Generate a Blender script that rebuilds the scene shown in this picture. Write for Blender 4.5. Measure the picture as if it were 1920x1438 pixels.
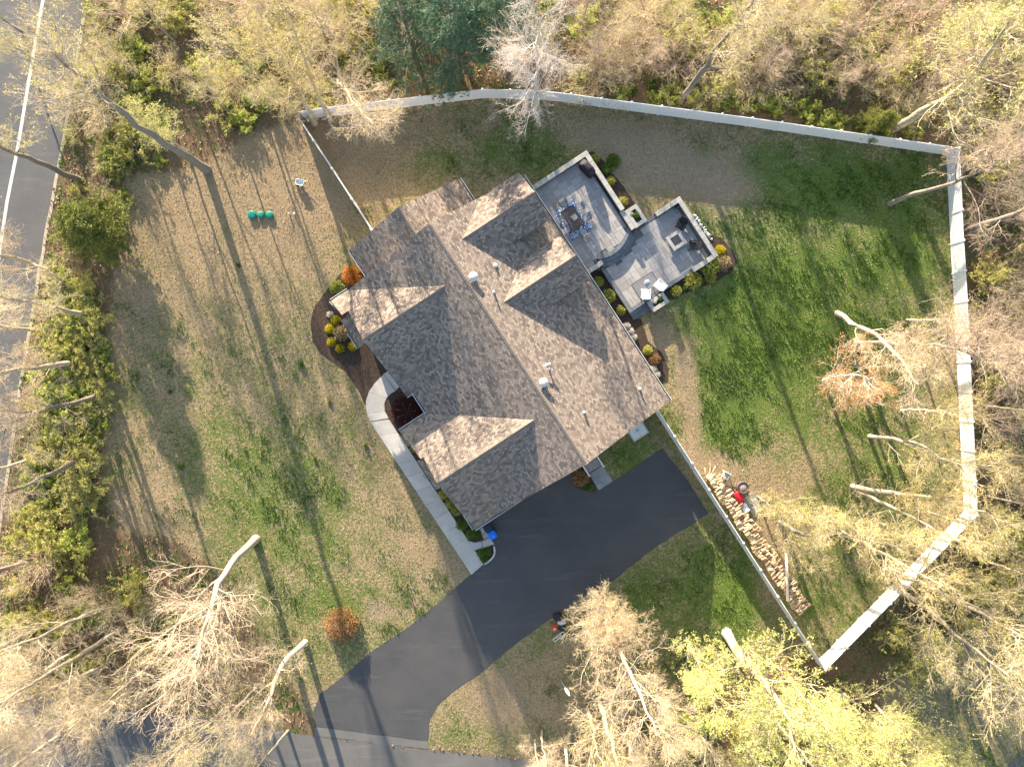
import bpy, math, random
import numpy as np
from mathutils import Vector, Quaternion, Matrix

# ------------------------------------------------------------------ reset, camera, light
for o in list(bpy.data.objects): bpy.data.objects.remove(o)
SC = bpy.context.scene
COL = SC.collection
R = math.radians
CAM_H = 60.0; FPX = 1333.3; CX, CY = 960.0, 719.0

cam_d = bpy.data.cameras.new('camera'); cam = bpy.data.objects.new('camera', cam_d); COL.objects.link(cam)
cam.location = (0, 0, CAM_H); cam_d.lens = 25.0; cam_d.sensor_width = 36.0; cam_d.clip_end = 1000
SC.camera = cam

SUN_EL = R(13.0); SX, SY = .322, -.947                 # direction the light travels over the ground
SUN_STRENGTH = 5.0; SKY_STRENGTH = 0.115
w = bpy.data.worlds.new('World'); SC.world = w; w.use_nodes = True
nt = w.node_tree; bg = nt.nodes['Background']
sky = nt.nodes.new('ShaderNodeTexSky'); sky.sky_type = 'NISHITA'; sky.sun_disc = False
sky.sun_elevation = SUN_EL; sky.sun_rotation = math.atan2(-SX, -SY)
nt.links.new(sky.outputs[0], bg.inputs[0]); bg.inputs[1].default_value = SKY_STRENGTH
sl = bpy.data.lights.new('sun', 'SUN'); sun = bpy.data.objects.new('sun', sl); COL.objects.link(sun)
sl.energy = SUN_STRENGTH; sl.angle = R(0.5); sl.color = (1, .86, .66)
sun.rotation_euler = Vector((SX*math.cos(SUN_EL), SY*math.cos(SUN_EL), -math.sin(SUN_EL))).to_track_quat('-Z', 'Y').to_euler()
sun.location = (-20, 60, 40)
vs = SC.view_settings; vs.view_transform = 'Standard'; vs.look = 'None'; vs.gamma = 1; vs.use_curve_mapping = False
vs.exposure = 2.05

# ------------------------------------------------------------------ helpers
def P(px, py, z=0.0):
    """photo pixel + height above ground -> world point"""
    k = (CAM_H - z)/FPX
    return Vector(((px-CX)*k, -(py-CY)*k, z))
UX, UY = .547, .837; _n = math.hypot(UX, UY); UX /= _n; UY /= _n
HROT = math.atan2(-UY, UX)                             # house axis (ridge) in the world
def HW(u, v, z=0.0): return Vector((UX*u + UY*v, -UY*u + UX*v, z))
def toH(p): return (UX*p.x - UY*p.y, UY*p.x + UX*p.y)

def link(o, parent=None):
    COL.objects.link(o)
    if parent is not None: o.parent = parent
    return o
def tag(o, label=None, cat=None, group=None, kind=None):
    if label: o['label'] = label
    if cat: o['category'] = cat
    if group: o['group'] = group
    if kind: o['kind'] = kind
    return o
def thing(name, label, cat, loc=(0, 0, 0), rotz=0, group=None):
    o = bpy.data.objects.new(name, None); o.location = loc; o.rotation_euler = (0, 0, rotz); o.empty_display_size = .2
    link(o); return tag(o, label, cat, group)
def copy_tree(o, parent=None):
    c = o.copy(); link(c)
    if parent is not None: c.parent = parent
    for ch in o.children: copy_tree(ch, c)
    return c

class MB:
    def __init__(s): s.v = []; s.f = []; s.sm = []
    def add(s, vs, fs, smooth=False):
        b = len(s.v); s.v += [tuple(v) for v in vs]
        for f in fs: s.f.append(tuple(i+b for i in f)); s.sm.append(smooth)
        return s
    def box(s, x0, x1, y0, y1, z0, z1, ch=0.0):
        if ch <= 0:
            vs = [(x0,y0,z0),(x1,y0,z0),(x1,y1,z0),(x0,y1,z0),(x0,y0,z1),(x1,y0,z1),(x1,y1,z1),(x0,y1,z1)]
            return s.add(vs, [(3,2,1,0),(4,5,6,7),(0,1,5,4),(1,2,6,5),(2,3,7,6),(3,0,4,7)])
        c = ch; zb = z1-c
        vs = [(x0,y0,z0),(x1,y0,z0),(x1,y1,z0),(x0,y1,z0),(x0,y0,zb),(x1,y0,zb),(x1,y1,zb),(x0,y1,zb),
              (x0+c,y0+c,z1),(x1-c,y0+c,z1),(x1-c,y1-c,z1),(x0+c,y1-c,z1)]
        return s.add(vs, [(3,2,1,0),(0,1,5,4),(1,2,6,5),(2,3,7,6),(3,0,4,7),(4,5,9,8),(5,6,10,9),(6,7,11,10),(7,4,8,11),(8,9,10,11)])
    def prism(s, pts, z0, z1):
        n = len(pts)
        a = sum(pts[i][0]*pts[(i+1) % n][1]-pts[(i+1) % n][0]*pts[i][1] for i in range(n))
        if a < 0: pts = pts[::-1]
        vs = [(p[0], p[1], z0) for p in pts]+[(p[0], p[1], z1) for p in pts]
        fs = [tuple(range(n-1, -1, -1)), tuple(range(n, 2*n))]
        fs += [(i, (i+1) % n, n+(i+1) % n, n+i) for i in range(n)]
        return s.add(vs, fs)
    def slab(s, pts, t):
        """polygon in 3D given a thickness downwards"""
        n = len(pts)
        vs = [tuple(p) for p in pts]+[(p[0], p[1], p[2]-t) for p in pts]
        fs = [tuple(range(n)), tuple(range(2*n-1, n-1, -1))]
        fs += [((i+1) % n, i, n+i, n+(i+1) % n) for i in range(n)]
        return s.add(vs, fs)
    def tube(s, pts, rad, n=6, smooth=True):
        pts = [Vector(p) for p in pts]
        if not hasattr(rad, '__len__'): rad = [rad]*len(pts)
        b = []; fs = []
        for i, p in enumerate(pts):
            t = (pts[min(i+1, len(pts)-1)]-pts[max(i-1, 0)]).normalized()
            a = t.cross(Vector((0, 0, 1)) if abs(t.z) < .9 else Vector((1, 0, 0))).normalized(); c = t.cross(a)
            for k in range(n):
                g = 2*math.pi*k/n; b.append(p+(a*math.cos(g)+c*math.sin(g))*rad[i])
        for i in range(len(pts)-1):
            for k in range(n):
                fs.append((i*n+k, i*n+(k+1) % n, (i+1)*n+(k+1) % n, (i+1)*n+k))
        fs.append(tuple(range(n-1, -1, -1))); fs.append(tuple((len(pts)-1)*n+k for k in range(n)))
        return s.add(b, fs, smooth)
    def lathe(s, prof, n=16, c=(0, 0, 0), smooth=True):
        b = []; fs = []
        for (r, z) in prof:
            for k in range(n):
                g = 2*math.pi*k/n; b.append((c[0]+r*math.cos(g), c[1]+r*math.sin(g), c[2]+z))
        for i in range(len(prof)-1):
            for k in range(n):
                fs.append((i*n+k, i*n+(k+1) % n, (i+1)*n+(k+1) % n, (i+1)*n+k))
        fs.append(tuple(range(n-1, -1, -1))); fs.append(tuple((len(prof)-1)*n+k for k in range(n)))
        return s.add(b, fs, smooth)
    def xf(s, m):
        s.v = [tuple(m @ Vector(v)) for v in s.v]; return s
    def mesh(s, name, mat):
        me = bpy.data.meshes.new(name); me.from_pydata(s.v, [], s.f)
        me.polygons.foreach_set('use_smooth', s.sm); me.materials.append(mat); me.update(); return me
    def build(s, name, mat, parent=None):
        return link(bpy.data.objects.new(name, s.mesh(name, mat)), parent)

def np_mesh(name, verts, faces, mat, smooth=False):
    """verts (n,3), faces (m,3) or (m,4)"""
    me = bpy.data.meshes.new(name); k = faces.shape[1]
    me.vertices.add(len(verts)); me.vertices.foreach_set('co', np.ascontiguousarray(verts, dtype=np.float32).ravel())
    me.loops.add(faces.size); me.loops.foreach_set('vertex_index', np.ascontiguousarray(faces, dtype=np.int32).ravel())
    me.polygons.add(len(faces)); me.polygons.foreach_set('loop_start', np.arange(0, faces.size, k, dtype=np.int32))
    if smooth: me.polygons.foreach_set('use_smooth', np.ones(len(faces), dtype=bool))
    me.update(calc_edges=True); me.materials.append(mat); return me

# ------------------------------------------------------------------ materials
def new_mat(name):
    m = bpy.data.materials.new(name); m.use_nodes = True
    t = m.node_tree; b = t.nodes['Principled BSDF']; b.inputs['Specular IOR Level'].default_value = .25
    return m, t, b
def nz(t, scale, detail=4, rough=.6, vec=None, out='Fac'):
    n = t.nodes.new('ShaderNodeTexNoise'); n.inputs['Scale'].default_value = scale
    n.inputs['Detail'].default_value = detail; n.inputs['Roughness'].default_value = rough
    if vec is not None: t.links.new(vec, n.inputs['Vector'])
    return n.outputs[out]
def mixc(t, fac, a, b, mode='MIX'):
    n = t.nodes.new('ShaderNodeMix'); n.data_type = 'RGBA'; n.blend_type = mode
    for s, x in ((0, fac), (6, a), (7, b)):
        if hasattr(x, 'is_output'): t.links.new(x, n.inputs[s])
        elif isinstance(x, (int, float)): n.inputs[s].default_value = x
        else: n.inputs[s].default_value = (*x, 1)
    return n.outputs[2]
def ramp(t, fac, lo, hi):
    n = t.nodes.new('ShaderNodeMapRange'); t.links.new(fac, n.inputs[0])
    n.inputs[1].default_value = lo; n.inputs[2].default_value = hi; return n.outputs[0]
def math_(t, op, a, b):
    n = t.nodes.new('ShaderNodeMath'); n.operation = op
    for s, x in ((0, a), (1, b)):
        if hasattr(x, 'is_output'): t.links.new(x, n.inputs[s])
        else: n.inputs[s].default_value = x
    return n.outputs[0]
def bump(t, b, h, strength, dist):
    n = t.nodes.new('ShaderNodeBump'); n.inputs['Strength'].default_value = strength; n.inputs['Distance'].default_value = dist
    t.links.new(h, n.inputs['Height']); t.links.new(n.outputs[0], b.inputs['Normal'])
def objco(t):
    n = t.nodes.new('ShaderNodeTexCoord'); return n.outputs['Object']
def mat(name, c1, c2=None, scale=3., rough=.8, bmp=0., bscale=20., rand=0., metal=0., spec=None):
    m, t, b = new_mat(name); c2 = c2 or tuple(x*.75 for x in c1); co = objco(t)
    f = ramp(t, nz(t, scale, 6, .65, co), .3, .7)
    c = mixc(t, f, c1, c2)
    if rand:
        oi = t.nodes.new('ShaderNodeObjectInfo')
        f2 = t.nodes.new('ShaderNodeMapRange'); t.links.new(oi.outputs['Random'], f2.inputs[0]); f2.inputs[3].default_value = 1-rand; f2.inputs[4].default_value = 1+rand
        hs = t.nodes.new('ShaderNodeHueSaturation'); t.links.new(f2.outputs[0], hs.inputs['Value']); t.links.new(c, hs.inputs['Color'])
        r2 = t.nodes.new('ShaderNodeMapRange'); 
        wn = t.nodes.new('ShaderNodeTexWhiteNoise'); wn.noise_dimensions = '1D'; t.links.new(oi.outputs['Random'], wn.inputs['W'])
        t.links.new(wn.outputs['Value'], r2.inputs[0]); r2.inputs[3].default_value = .5-rand*.07; r2.inputs[4].default_value = .5+rand*.07
        t.links.new(r2.outputs[0], hs.inputs['Hue']); c = hs.outputs[0]
    t.links.new(c, b.inputs['Base Color']); b.inputs['Roughness'].default_value = rough; b.inputs['Metallic'].default_value = metal
    if spec is not None: b.inputs['Specular IOR Level'].default_value = spec
    if bmp: bump(t, b, nz(t, bscale, 6, .7, co), 1.0, bmp)
    return m
def leaf_mat(name, c1, c2, trans=.4):
    m, t, b = new_mat(name)
    g = t.nodes.new('ShaderNodeNewGeometry'); c = mixc(t, g.outputs['Random Per Island'], c1, c2)
    oi = t.nodes.new('ShaderNodeObjectInfo'); f2 = t.nodes.new('ShaderNodeMapRange'); t.links.new(oi.outputs['Random'], f2.inputs[0])
    f2.inputs[3].default_value = .8; f2.inputs[4].default_value = 1.2
    hs = t.nodes.new('ShaderNodeHueSaturation'); t.links.new(f2.outputs[0], hs.inputs['Value']); t.links.new(c, hs.inputs['Color']); c = hs.outputs[0]
    t.links.new(c, b.inputs['Base Color']); b.inputs['Roughness'].default_value = .6
    tr = t.nodes.new('ShaderNodeBsdfTranslucent'); t.links.new(c, tr.inputs['Color'])
    mx = t.nodes.new('ShaderNodeMixShader'); mx.inputs[0].default_value = trans
    t.links.new(b.outputs[0], mx.inputs[1]); t.links.new(tr.outputs[0], mx.inputs[2])
    t.links.new(mx.outputs[0], t.nodes['Material Output'].inputs['Surface']); return m

def ground_mat():
    m, t, b = new_mat('ground_soil_grass'); co = objco(t)
    at = t.nodes.new('ShaderNodeVertexColor'); at.layer_name = 'zone'
    sp = t.nodes.new('ShaderNodeSeparateColor'); t.links.new(at.outputs[0], sp.inputs[0])
    woods, green, dry = sp.outputs[0], sp.outputs[1], sp.outputs[2]
    big = nz(t, .35, 5, .6, co); mid = nz(t, 2.2, 6, .7, co); fine = nz(t, 11, 6, .75, co); grain = nz(t, 16, 5, .8, co); blotch = nz(t, 5.0, 5, .7, co)
    thatch = mixc(t, ramp(t, math_(t, 'ADD', math_(t, 'MULTIPLY', blotch, .6), math_(t, 'MULTIPLY', fine, .4)), .36, .64), (.41, .305, .185), (.215, .155, .092))
    thatch = mixc(t, math_(t, 'MULTIPLY', ramp(t, big, .42, .62), .5), thatch, (.24, .175, .105))
    thatch = mixc(t, ramp(t, grain, .55, .7), thatch, (.50, .42, .28))
    turf = mixc(t, ramp(t, fine, .35, .65), (.135, .20, .036), (.06, .10, .02))
    turf = mixc(t, ramp(t, grain, .55, .72), turf, (.26, .27, .10))
    k = math_(t, 'ADD', math_(t, 'MULTIPLY', mid, 1.7), math_(t, 'MULTIPLY', fine, 1.1))
    k = math_(t, 'ADD', k, math_(t, 'MULTIPLY', big, .9)); k = math_(t, 'ADD', k, math_(t, 'MULTIPLY', math_(t, 'SUBTRACT', blotch, .5), 1.6))
    k = math_(t, 'ADD', k, math_(t, 'MULTIPLY', green, 1.1))     # green 0..1 moves the balance
    lawn = mixc(t, ramp(t, k, 2.25, 2.62), thatch, turf)
    soil = mixc(t, ramp(t, mid, .3, .7), (.33, .26, .18), (.22, .165, .11))
    soil = mixc(t, ramp(t, grain, .5, .75), soil, (.46, .40, .31))
    kd = math_(t, 'ADD', math_(t, 'MULTIPLY', blotch, 1.6), math_(t, 'MULTIPLY', mid, 2.2)); kd = math_(t, 'ADD', kd, dry)
    lawn = mixc(t, ramp(t, kd, 2.15, 2.6), lawn, soil)
    lawn = mixc(t, math_(t, 'MULTIPLY', ramp(t, blotch, .52, .72), .4), lawn, (.11, .09, .045))
    lit = mixc(t, ramp(t, fine, .35, .65), (.22, .15, .088), (.115, .078, .048))
    lit = mixc(t, ramp(t, grain, .55, .7), lit, (.34, .25, .16))
    wgreen = mixc(t, ramp(t, nz(t, .9, 5, .7, co), .5, .62), lit, (.075, .11, .03))
    kw = math_(t, 'ADD', math_(t, 'MULTIPLY', mid, 1.6), woods)
    kw = math_(t, 'ADD', kw, math_(t, 'MULTIPLY', fine, .8))
    c = mixc(t, ramp(t, kw, 1.5, 1.9), lawn, wgreen)
    t.links.new(c, b.inputs['Base Color']); b.inputs['Roughness'].default_value = .95; b.inputs['Specular IOR Level'].default_value = .1
    h = math_(t, 'ADD', math_(t, 'MULTIPLY', fine, .7), math_(t, 'MULTIPLY', grain, .5))
    h = math_(t, 'ADD', h, math_(t, 'MULTIPLY', blotch, .9))
    bump(t, b, h, .9, .06)
    return m

def shingle_mat():
    m, t, b = new_mat('asphalt_shingles')
    uv = t.nodes.new('ShaderNodeUVMap'); uv.uv_map = 'UVMap'; co = objco(t)
    br = t.nodes.new('ShaderNodeTexBrick'); t.links.new(uv.outputs[0], br.inputs['Vector'])
    br.inputs['Scale'].default_value = 1; br.inputs['Brick Width'].default_value = .25; br.inputs['Row Height'].default_value = .17
    br.inputs['Mortar Size'].default_value = .014; br.inputs['Mortar Smooth'].default_value = .3; br.offset = .43
    br.inputs['Color1'].default_value = (.40, .32, .255, 1); br.inputs['Color2'].default_value = (.125, .10, .09, 1); br.inputs['Mortar'].default_value = (.05, .042, .038, 1)
    n1 = nz(t, .55, 5, .6, co); c = mixc(t, ramp(t, n1, .3, .75), br.outputs[0], (.24, .19, .155)); 
    c = mixc(t, .3, br.outputs[0], c)
    st = t.nodes.new('ShaderNodeMapping'); t.links.new(uv.outputs[0], st.inputs[0]); st.inputs['Scale'].default_value = (2.2, .22, 1)
    c = mixc(t, math_(t, 'MULTIPLY', ramp(t, nz(t, 1.0, 4, .6, st.outputs[0]), .5, .8), .3), c, (.09, .078, .07))
    c = mixc(t, math_(t, 'MULTIPLY', ramp(t, nz(t, 60, 3, .8, co), .45, .75), .2), c, (.36, .30, .26))
    t.links.new(c, b.inputs['Base Color']); b.inputs['Roughness'].default_value = .9; b.inputs['Specular IOR Level'].default_value = .15
    sx = t.nodes.new('ShaderNodeSeparateXYZ'); t.links.new(uv.outputs[0], sx.inputs[0])
    saw = math_(t, 'FRACT', math_(t, 'DIVIDE', sx.outputs[1], .17), 0)
    h = math_(t, 'ADD', math_(t, 'MULTIPLY', saw, -.6), math_(t, 'MULTIPLY', br.outputs['Fac'], -.7))
    h = math_(t, 'ADD', h, math_(t, 'MULTIPLY', nz(t, 30, 4, .7, co), .5))
    bump(t, b, h, .6, .02)
    return m

def asphalt_mat(name, base, light, patchiness=.5, crack=True):
    m, t, b = new_mat(name); co = objco(t)
    c = mixc(t, ramp(t, nz(t, .28, 6, .65, co), .35, .7), base, light)
    st = t.nodes.new('ShaderNodeMapping'); t.links.new(co, st.inputs[0]); st.inputs['Rotation'].default_value = (0, 0, R(-35)); st.inputs['Scale'].default_value = (.12, 1.3, 1)
    c = mixc(t, math_(t, 'MULTIPLY', ramp(t, nz(t, 1.4, 6, .7, st.outputs[0]), .55, .8), patchiness), c, tuple(x*1.6 for x in light))
    c = mixc(t, math_(t, 'MULTIPLY', ramp(t, nz(t, 40, 3, .8, co), .5, .75), .5), c, tuple(x*1.9 for x in light))
    t.links.new(c, b.inputs['Base Color']); b.inputs['Roughness'].default_value = .8; b.inputs['Specular IOR Level'].default_value = .3
    bump(t, b, nz(t, 45, 4, .8, co), .7, .008); return m

def clear_mat():
    m, t, b = new_mat('clear_sheet'); b.inputs['Base Color'].default_value = (.6, .6, .58, 1); b.inputs['Roughness'].default_value = .2
    tr = t.nodes.new('ShaderNodeBsdfTransparent'); mx = t.nodes.new('ShaderNodeMixShader'); mx.inputs[0].default_value = .22
    t.links.new(tr.outputs[0], mx.inputs[1]); t.links.new(b.outputs[0], mx.inputs[2]); t.links.new(mx.outputs[0], t.nodes['Material Output'].inputs['Surface']); return m
MT = dict(
    ground=ground_mat(), shingle=shingle_mat(),
    drive=asphalt_mat('driveway_asphalt', (.056, .056, .060), (.078, .076, .076), .7),
    road=asphalt_mat('road_asphalt', (.105, .10, .095), (.15, .14, .13), .6),
    road_dark=asphalt_mat('street_asphalt', (.085, .085, .09), (.12, .115, .11), .5),
    apron=asphalt_mat('apron_asphalt', (.12, .113, .107), (.165, .155, .145), .5),
    paint=mat('road_paint', (.72, .72, .70), (.45, .44, .42), 3, .7),
    sand=mat('shoulder_sand', (.50, .43, .34), (.34, .28, .21), 4, .95, .02, 20),
    conc=mat('concrete', (.50, .47, .43), (.40, .375, .345), 1.3, .85, .003, 40, rand=.09),
    mulch=mat('mulch', (.10, .068, .05), (.024, .017, .014), 7, .95, .08, 12),
    wall=mat('siding', (.62, .58, .52), (.58, .54, .48), 2, .7),
    trim=mat('white_trim', (.80, .80, .79), (.74, .74, .73), 5, .5),
    gutter=mat('gutter_inside', (.10, .10, .10), (.05, .05, .05), 5, .6),
    vinyl=mat('white_vinyl', (.82, .82, .82), (.76, .76, .76), 1.2, .45, spec=.4),
    glass=mat('window_glass', (.03, .04, .05), (.02, .025, .03), 1, .08, spec=.8),
    paver=mat('patio_paver', (.37, .345, .33), (.29, .275, .27), 3.5, .85, .004, 30, rand=.16),
    joint=mat('paver_joint_sand', (.17, .16, .15), None, 8, .95),
    cope=mat('coping_stone', (.41, .40, .37), (.32, .315, .30), 2.5, .85, .006, 25, rand=.1),
    tread=mat('bluestone_tread', (.17, .185, .21), (.13, .145, .165), 2.5, .8, .004, 30, rand=.1),
    block=mat('wall_block', (.30, .285, .27), (.20, .19, .185), 3, .9, .012, 18, rand=.12),
    black=mat('black_plastic', (.022, .022, .026), (.015, .015, .018), 4, .5),
    wicker=mat('dark_wicker', (.028, .03, .038), (.016, .018, .022), 30, .6, .01, 60),
    cover=mat('grill_cover', (.035, .03, .038), (.022, .02, .026), 5, .7, .02, 8),
    tabletop=mat('brown_tabletop', (.13, .095, .082), (.075, .06, .055), 5, .45),
    cream=mat('cream_cloth', (.68, .63, .54), (.58, .53, .45), 6, .9),
    greyseat=mat('grey_sling', (.42, .41, .40), (.36, .35, .35), 8, .85),
    whitecush=mat('white_cushion', (.80, .79, .80), (.72, .71, .73), 4, .9, .01, 9),
    rugedge=mat('rug_border', (.05, .052, .06), None, 6, .95),
    ruggrey=mat('grey_rug', (.20, .205, .22), (.16, .165, .18), 30, .95, .004, 60),
    fireglass=mat('fire_pit_cover', (.055, .058, .072), (.042, .045, .055), 20, .5, .003, 60),
    green=mat('green_lid', (.015, .23, .17), (.012, .17, .13), 3, .45),
    bluelid=mat('blue_bin_lid', (.01, .18, .85), (.01, .15, .70), 3, .45),
    bluedark=mat('dark_blue_bin', (.018, .035, .055), (.012, .024, .04), 3, .5),
    sticker=mat('recycling_sticker', (.35, .75, .15), None, 3, .5),
    red=mat('red_plastic', (.62, .015, .03), (.48, .012, .02), 3, .45),
    orange=mat('orange_plastic', (.75, .10, .03), (.6, .08, .03), 3, .5),
    tote=mat('translucent_tote', (.72, .75, .74), (.6, .64, .63), 2, .4),
    rust=mat('rusty_steel', (.16, .12, .10), (.07, .055, .05), 7, .7, .006, 20),
    ash=mat('fire_pit_ash', (.42, .38, .35), (.20, .13, .09), 5, .95, .02, 12),
    wood=mat('cut_wood', (.56, .43, .28), (.36, .25, .15), 9, .85, .008, 20, rand=.3),
    plank=mat('pale_plank', (.78, .72, .62), (.62, .55, .45), 3, .8, .004, 20),
    deck=mat('grey_deck_board', (.33, .30, .27), (.25, .23, .21), 3, .85, .004, 20, rand=.12),
    slate=mat('flagstone', (.30, .315, .325), (.22, .235, .25), 2.5, .85, .006, 20, rand=.18),
    metal=mat('galvanised', (.62, .62, .60), (.5, .5, .49), 4, .45, metal=.2),
    pebble=mat('white_pebble', (.66, .65, .62), (.45, .44, .42), 9, .85, .01, 30),
    bark_pale=mat('pale_bark', (.50, .425, .325), (.33, .275, .205), 5, .9, .012, 12, rand=.12),
    bark_grey=mat('grey_bark', (.27, .235, .20), (.17, .145, .12), 5, .9, .015, 10, rand=.15),
    bark_white=mat('white_bark', (.56, .53, .50), (.40, .37, .345), 5, .9, .01, 12),
    twig_tan=mat('tan_twigs', (.64, .53, .39), (.50, .40, .28), 2, .9, rand=.15),
    twig_gold=mat('golden_twigs', (.56, .47, .29), (.42, .34, .20), 2, .9, rand=.15),
    twig_pink=mat('pinkish_twigs', (.56, .44, .34), (.44, .34, .255), 2, .9, rand=.15),
    twig_white=mat('white_twigs', (.62, .54, .49), (.5, .43, .385), 2, .9),
    bud=leaf_mat('olive_buds', (.56, .50, .15), (.36, .35, .09), .45),
    budgold=leaf_mat('golden_buds', (.60, .48, .17), (.42, .34, .10), .4),
    lime=leaf_mat('lime_leaves', (.68, .68, .26), (.46, .50, .13), .45),
    redbud=leaf_mat('red_buds', (.66, .25, .06), (.48, .15, .035), .4),
    shrubg=leaf_mat('green_leaves', (.44, .48, .09), (.22, .28, .05), .4),
    weed=leaf_mat('bright_weeds', (.16, .27, .035), (.09, .16, .02), .4),
    pine=leaf_mat('pine_needles', (.085, .16, .085), (.04, .09, .05), .15),
    cedar=leaf_mat('cedar_foliage', (.25, .26, .055), (.12, .14, .03), .25),
    yellow=leaf_mat('yellow_foliage', (.62, .50, .02), (.42, .38, .02), .4),
    olive=leaf_mat('olive_foliage', (.50, .48, .11), (.33, .34, .07), .35),
    orangeleaf=leaf_mat('orange_foliage', (.62, .16, .03), (.30, .22, .03), .35),
    russet=leaf_mat('russet_foliage', (.46, .27, .12), (.30, .17, .08), .35),
    maroon=leaf_mat('maroon_leaves', (.085, .018, .016), (.05, .014, .012), .25),
    straw=leaf_mat('straw_blades', (.46, .37, .21), (.30, .225, .12), .3),
    blade=leaf_mat('grass_blades', (.19, .29, .045), (.09, .155, .024), .35),
    litter=leaf_mat('fallen_leaves', (.32, .215, .125), (.16, .105, .062), .1),
    petal=leaf_mat('pale_flowers', (.75, .72, .66), (.55, .50, .45), .3),
)

# ------------------------------------------------------------------ ground sheet with zones
random.seed(4); RNG = np.random.default_rng(11)
def inpoly(x, y, poly):
    x = np.asarray(x, float); y = np.asarray(y, float); r = np.zeros(x.shape, bool); n = len(poly)
    for i in range(n):
        x0, y0 = poly[i]; x1, y1 = poly[(i+1) % n]
        c = ((y0 > y) != (y1 > y))
        with np.errstate(divide='ignore', invalid='ignore'):
            xi = x0+(y-y0)*(x1-x0)/((y1-y0) if y1 != y0 else 1e-9)
        r ^= c & (x < xi)
    return r
# lawn inside these pixel outlines, woods outside
LAWN = [[(235,330),(330,320),(395,300),(470,250),(560,226),(905,182),(1010,184),(1411,236),(1785,292),(1783,450),(1795,600),(1806,900),(1805,958),(1545,1236),
         (1510,1225),(1420,1240),(1330,1300),(1180,1340),(990,1420),(800,1400),(600,1370),(560,1300),(500,1230),(430,1090),(330,1010),(230,1000),(185,900),(190,760),(195,640),(215,520),(225,430)],
        [(1500,-60),(1620,-60),(1600,60),(1540,100),(1490,80)], [(545,-60),(650,-60),(640,20),(560,30)], [(1190,-60),(1310,-60),(1290,30),(1210,40)],
        [(1700,1200),(1925,1180),(1990,1500),(1800,1500),(1640,1330)]]
BLOBS = [  # px, py, rx, ry, green, dry
    (1500,560,240,190,.30,0),(1400,620,160,160,.18,0),(1700,460,110,120,.25,0),(1420,760,160,140,.12,0),(1650,900,140,140,.16,0),(1550,1130,160,90,.15,0),
    (1340,300,90,50,.05,0),(1640,330,170,60,.20,-.05),(1480,330,120,70,.22,0),(900,270,170,60,.02,.0),(830,300,120,40,.16,0),(1010,255,110,50,.17,0),(1040,310,60,40,.2,0),
    (700,300,110,60,-.12,.0),(660,240,120,50,-.25,.06),(1180,235,140,30,-.08,.08),(1130,265,80,25,-.1,.20),(1270,330,110,45,-.15,.28),(1360,350,70,60,-.1,.22),(1220,300,60,40,-.1,.2),
    (480,320,150,110,-.28,.05),(560,400,90,90,-.25,.05),(330,450,110,130,-.16,0),(620,400,60,40,-.02,0),
    (640,460,60,50,.12,0),(280,700,110,200,.02,0),(520,700,120,170,.00,0),(600,900,120,160,.10,0),(430,850,90,100,.14,0),(480,1000,140,110,.16,0),(660,1080,120,90,.05,0),(620,1170,110,80,.16,0),
    (730,850,70,120,-.05,0),(800,1050,60,40,-.18,.06),(710,1146,26,20,-.2,.35),(270,930,80,80,-.1,.05),(250,1000,90,40,-.2,.05),
    (1300,1120,140,110,.25,0),(1400,1110,60,110,.25,0),(1440,1050,30,160,-.3,.1),(1200,1120,60,60,.1,0),(1000,1230,90,60,.06,0),(1030,1290,80,60,-.1,0),(920,1300,60,45,-.2,.18),(950,1330,40,30,-.2,.2),(880,1370,70,30,.1,0),
    (1285,690,22,60,-.3,.30),(1300,800,20,70,-.3,.2),(1335,875,34,34,-.35,.18),(1400,885,50,30,-.12,.04),(1400,800,80,60,.14,-.04),(1230,640,25,45,-.3,.3),(1450,930,60,60,-.08,.0),
    (1180,860,45,35,.3,-.1),(1240,800,40,30,.05,0),(1330,820,40,60,.12,0),(1500,700,60,80,-.05,0),(1520,850,60,60,-.05,0)]
def zones(px, py):
    lawn = np.zeros(px.shape, bool)
    for L in LAWN: lawn |= inpoly(px, py, L)
    g = np.full(px.shape, .42); d = np.full(px.shape, .08)
    for (x, y, rx, ry, dg, dd) in BLOBS:
        k = np.exp(-(((px-x)/rx)**2+((py-y)/ry)**2)); g += dg*k*1.15; d += dd*k*1.6
    return lawn, np.clip(g, 0, 1), np.clip(d, 0, 1)
GX = np.arange(-62, 62.01, .5); GY = np.arange(-50, 50.01, .5)
gx, gy = np.meshgrid(GX, GY)
def topx(x, y): return CX+x*FPX/CAM_H, CY-y*FPX/CAM_H
lawn, g_, d_ = zones(*topx(gx, gy))
wm = 1-lawn.astype(float)
for _ in range(5):
    wm[1:-1, 1:-1] = (wm[1:-1, 1:-1]*2+wm[:-2, 1:-1]+wm[2:, 1:-1]+wm[1:-1, :-2]+wm[1:-1, 2:])/6
ny, nx = gx.shape
vid = np.arange(nx*ny).reshape(ny, nx)
quads = np.stack([vid[:-1, :-1], vid[:-1, 1:], vid[1:, 1:], vid[1:, :-1]], -1).reshape(-1, 4)
vx = np.stack([gx, gy, np.zeros_like(gx)], -1).reshape(-1, 3)
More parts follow.
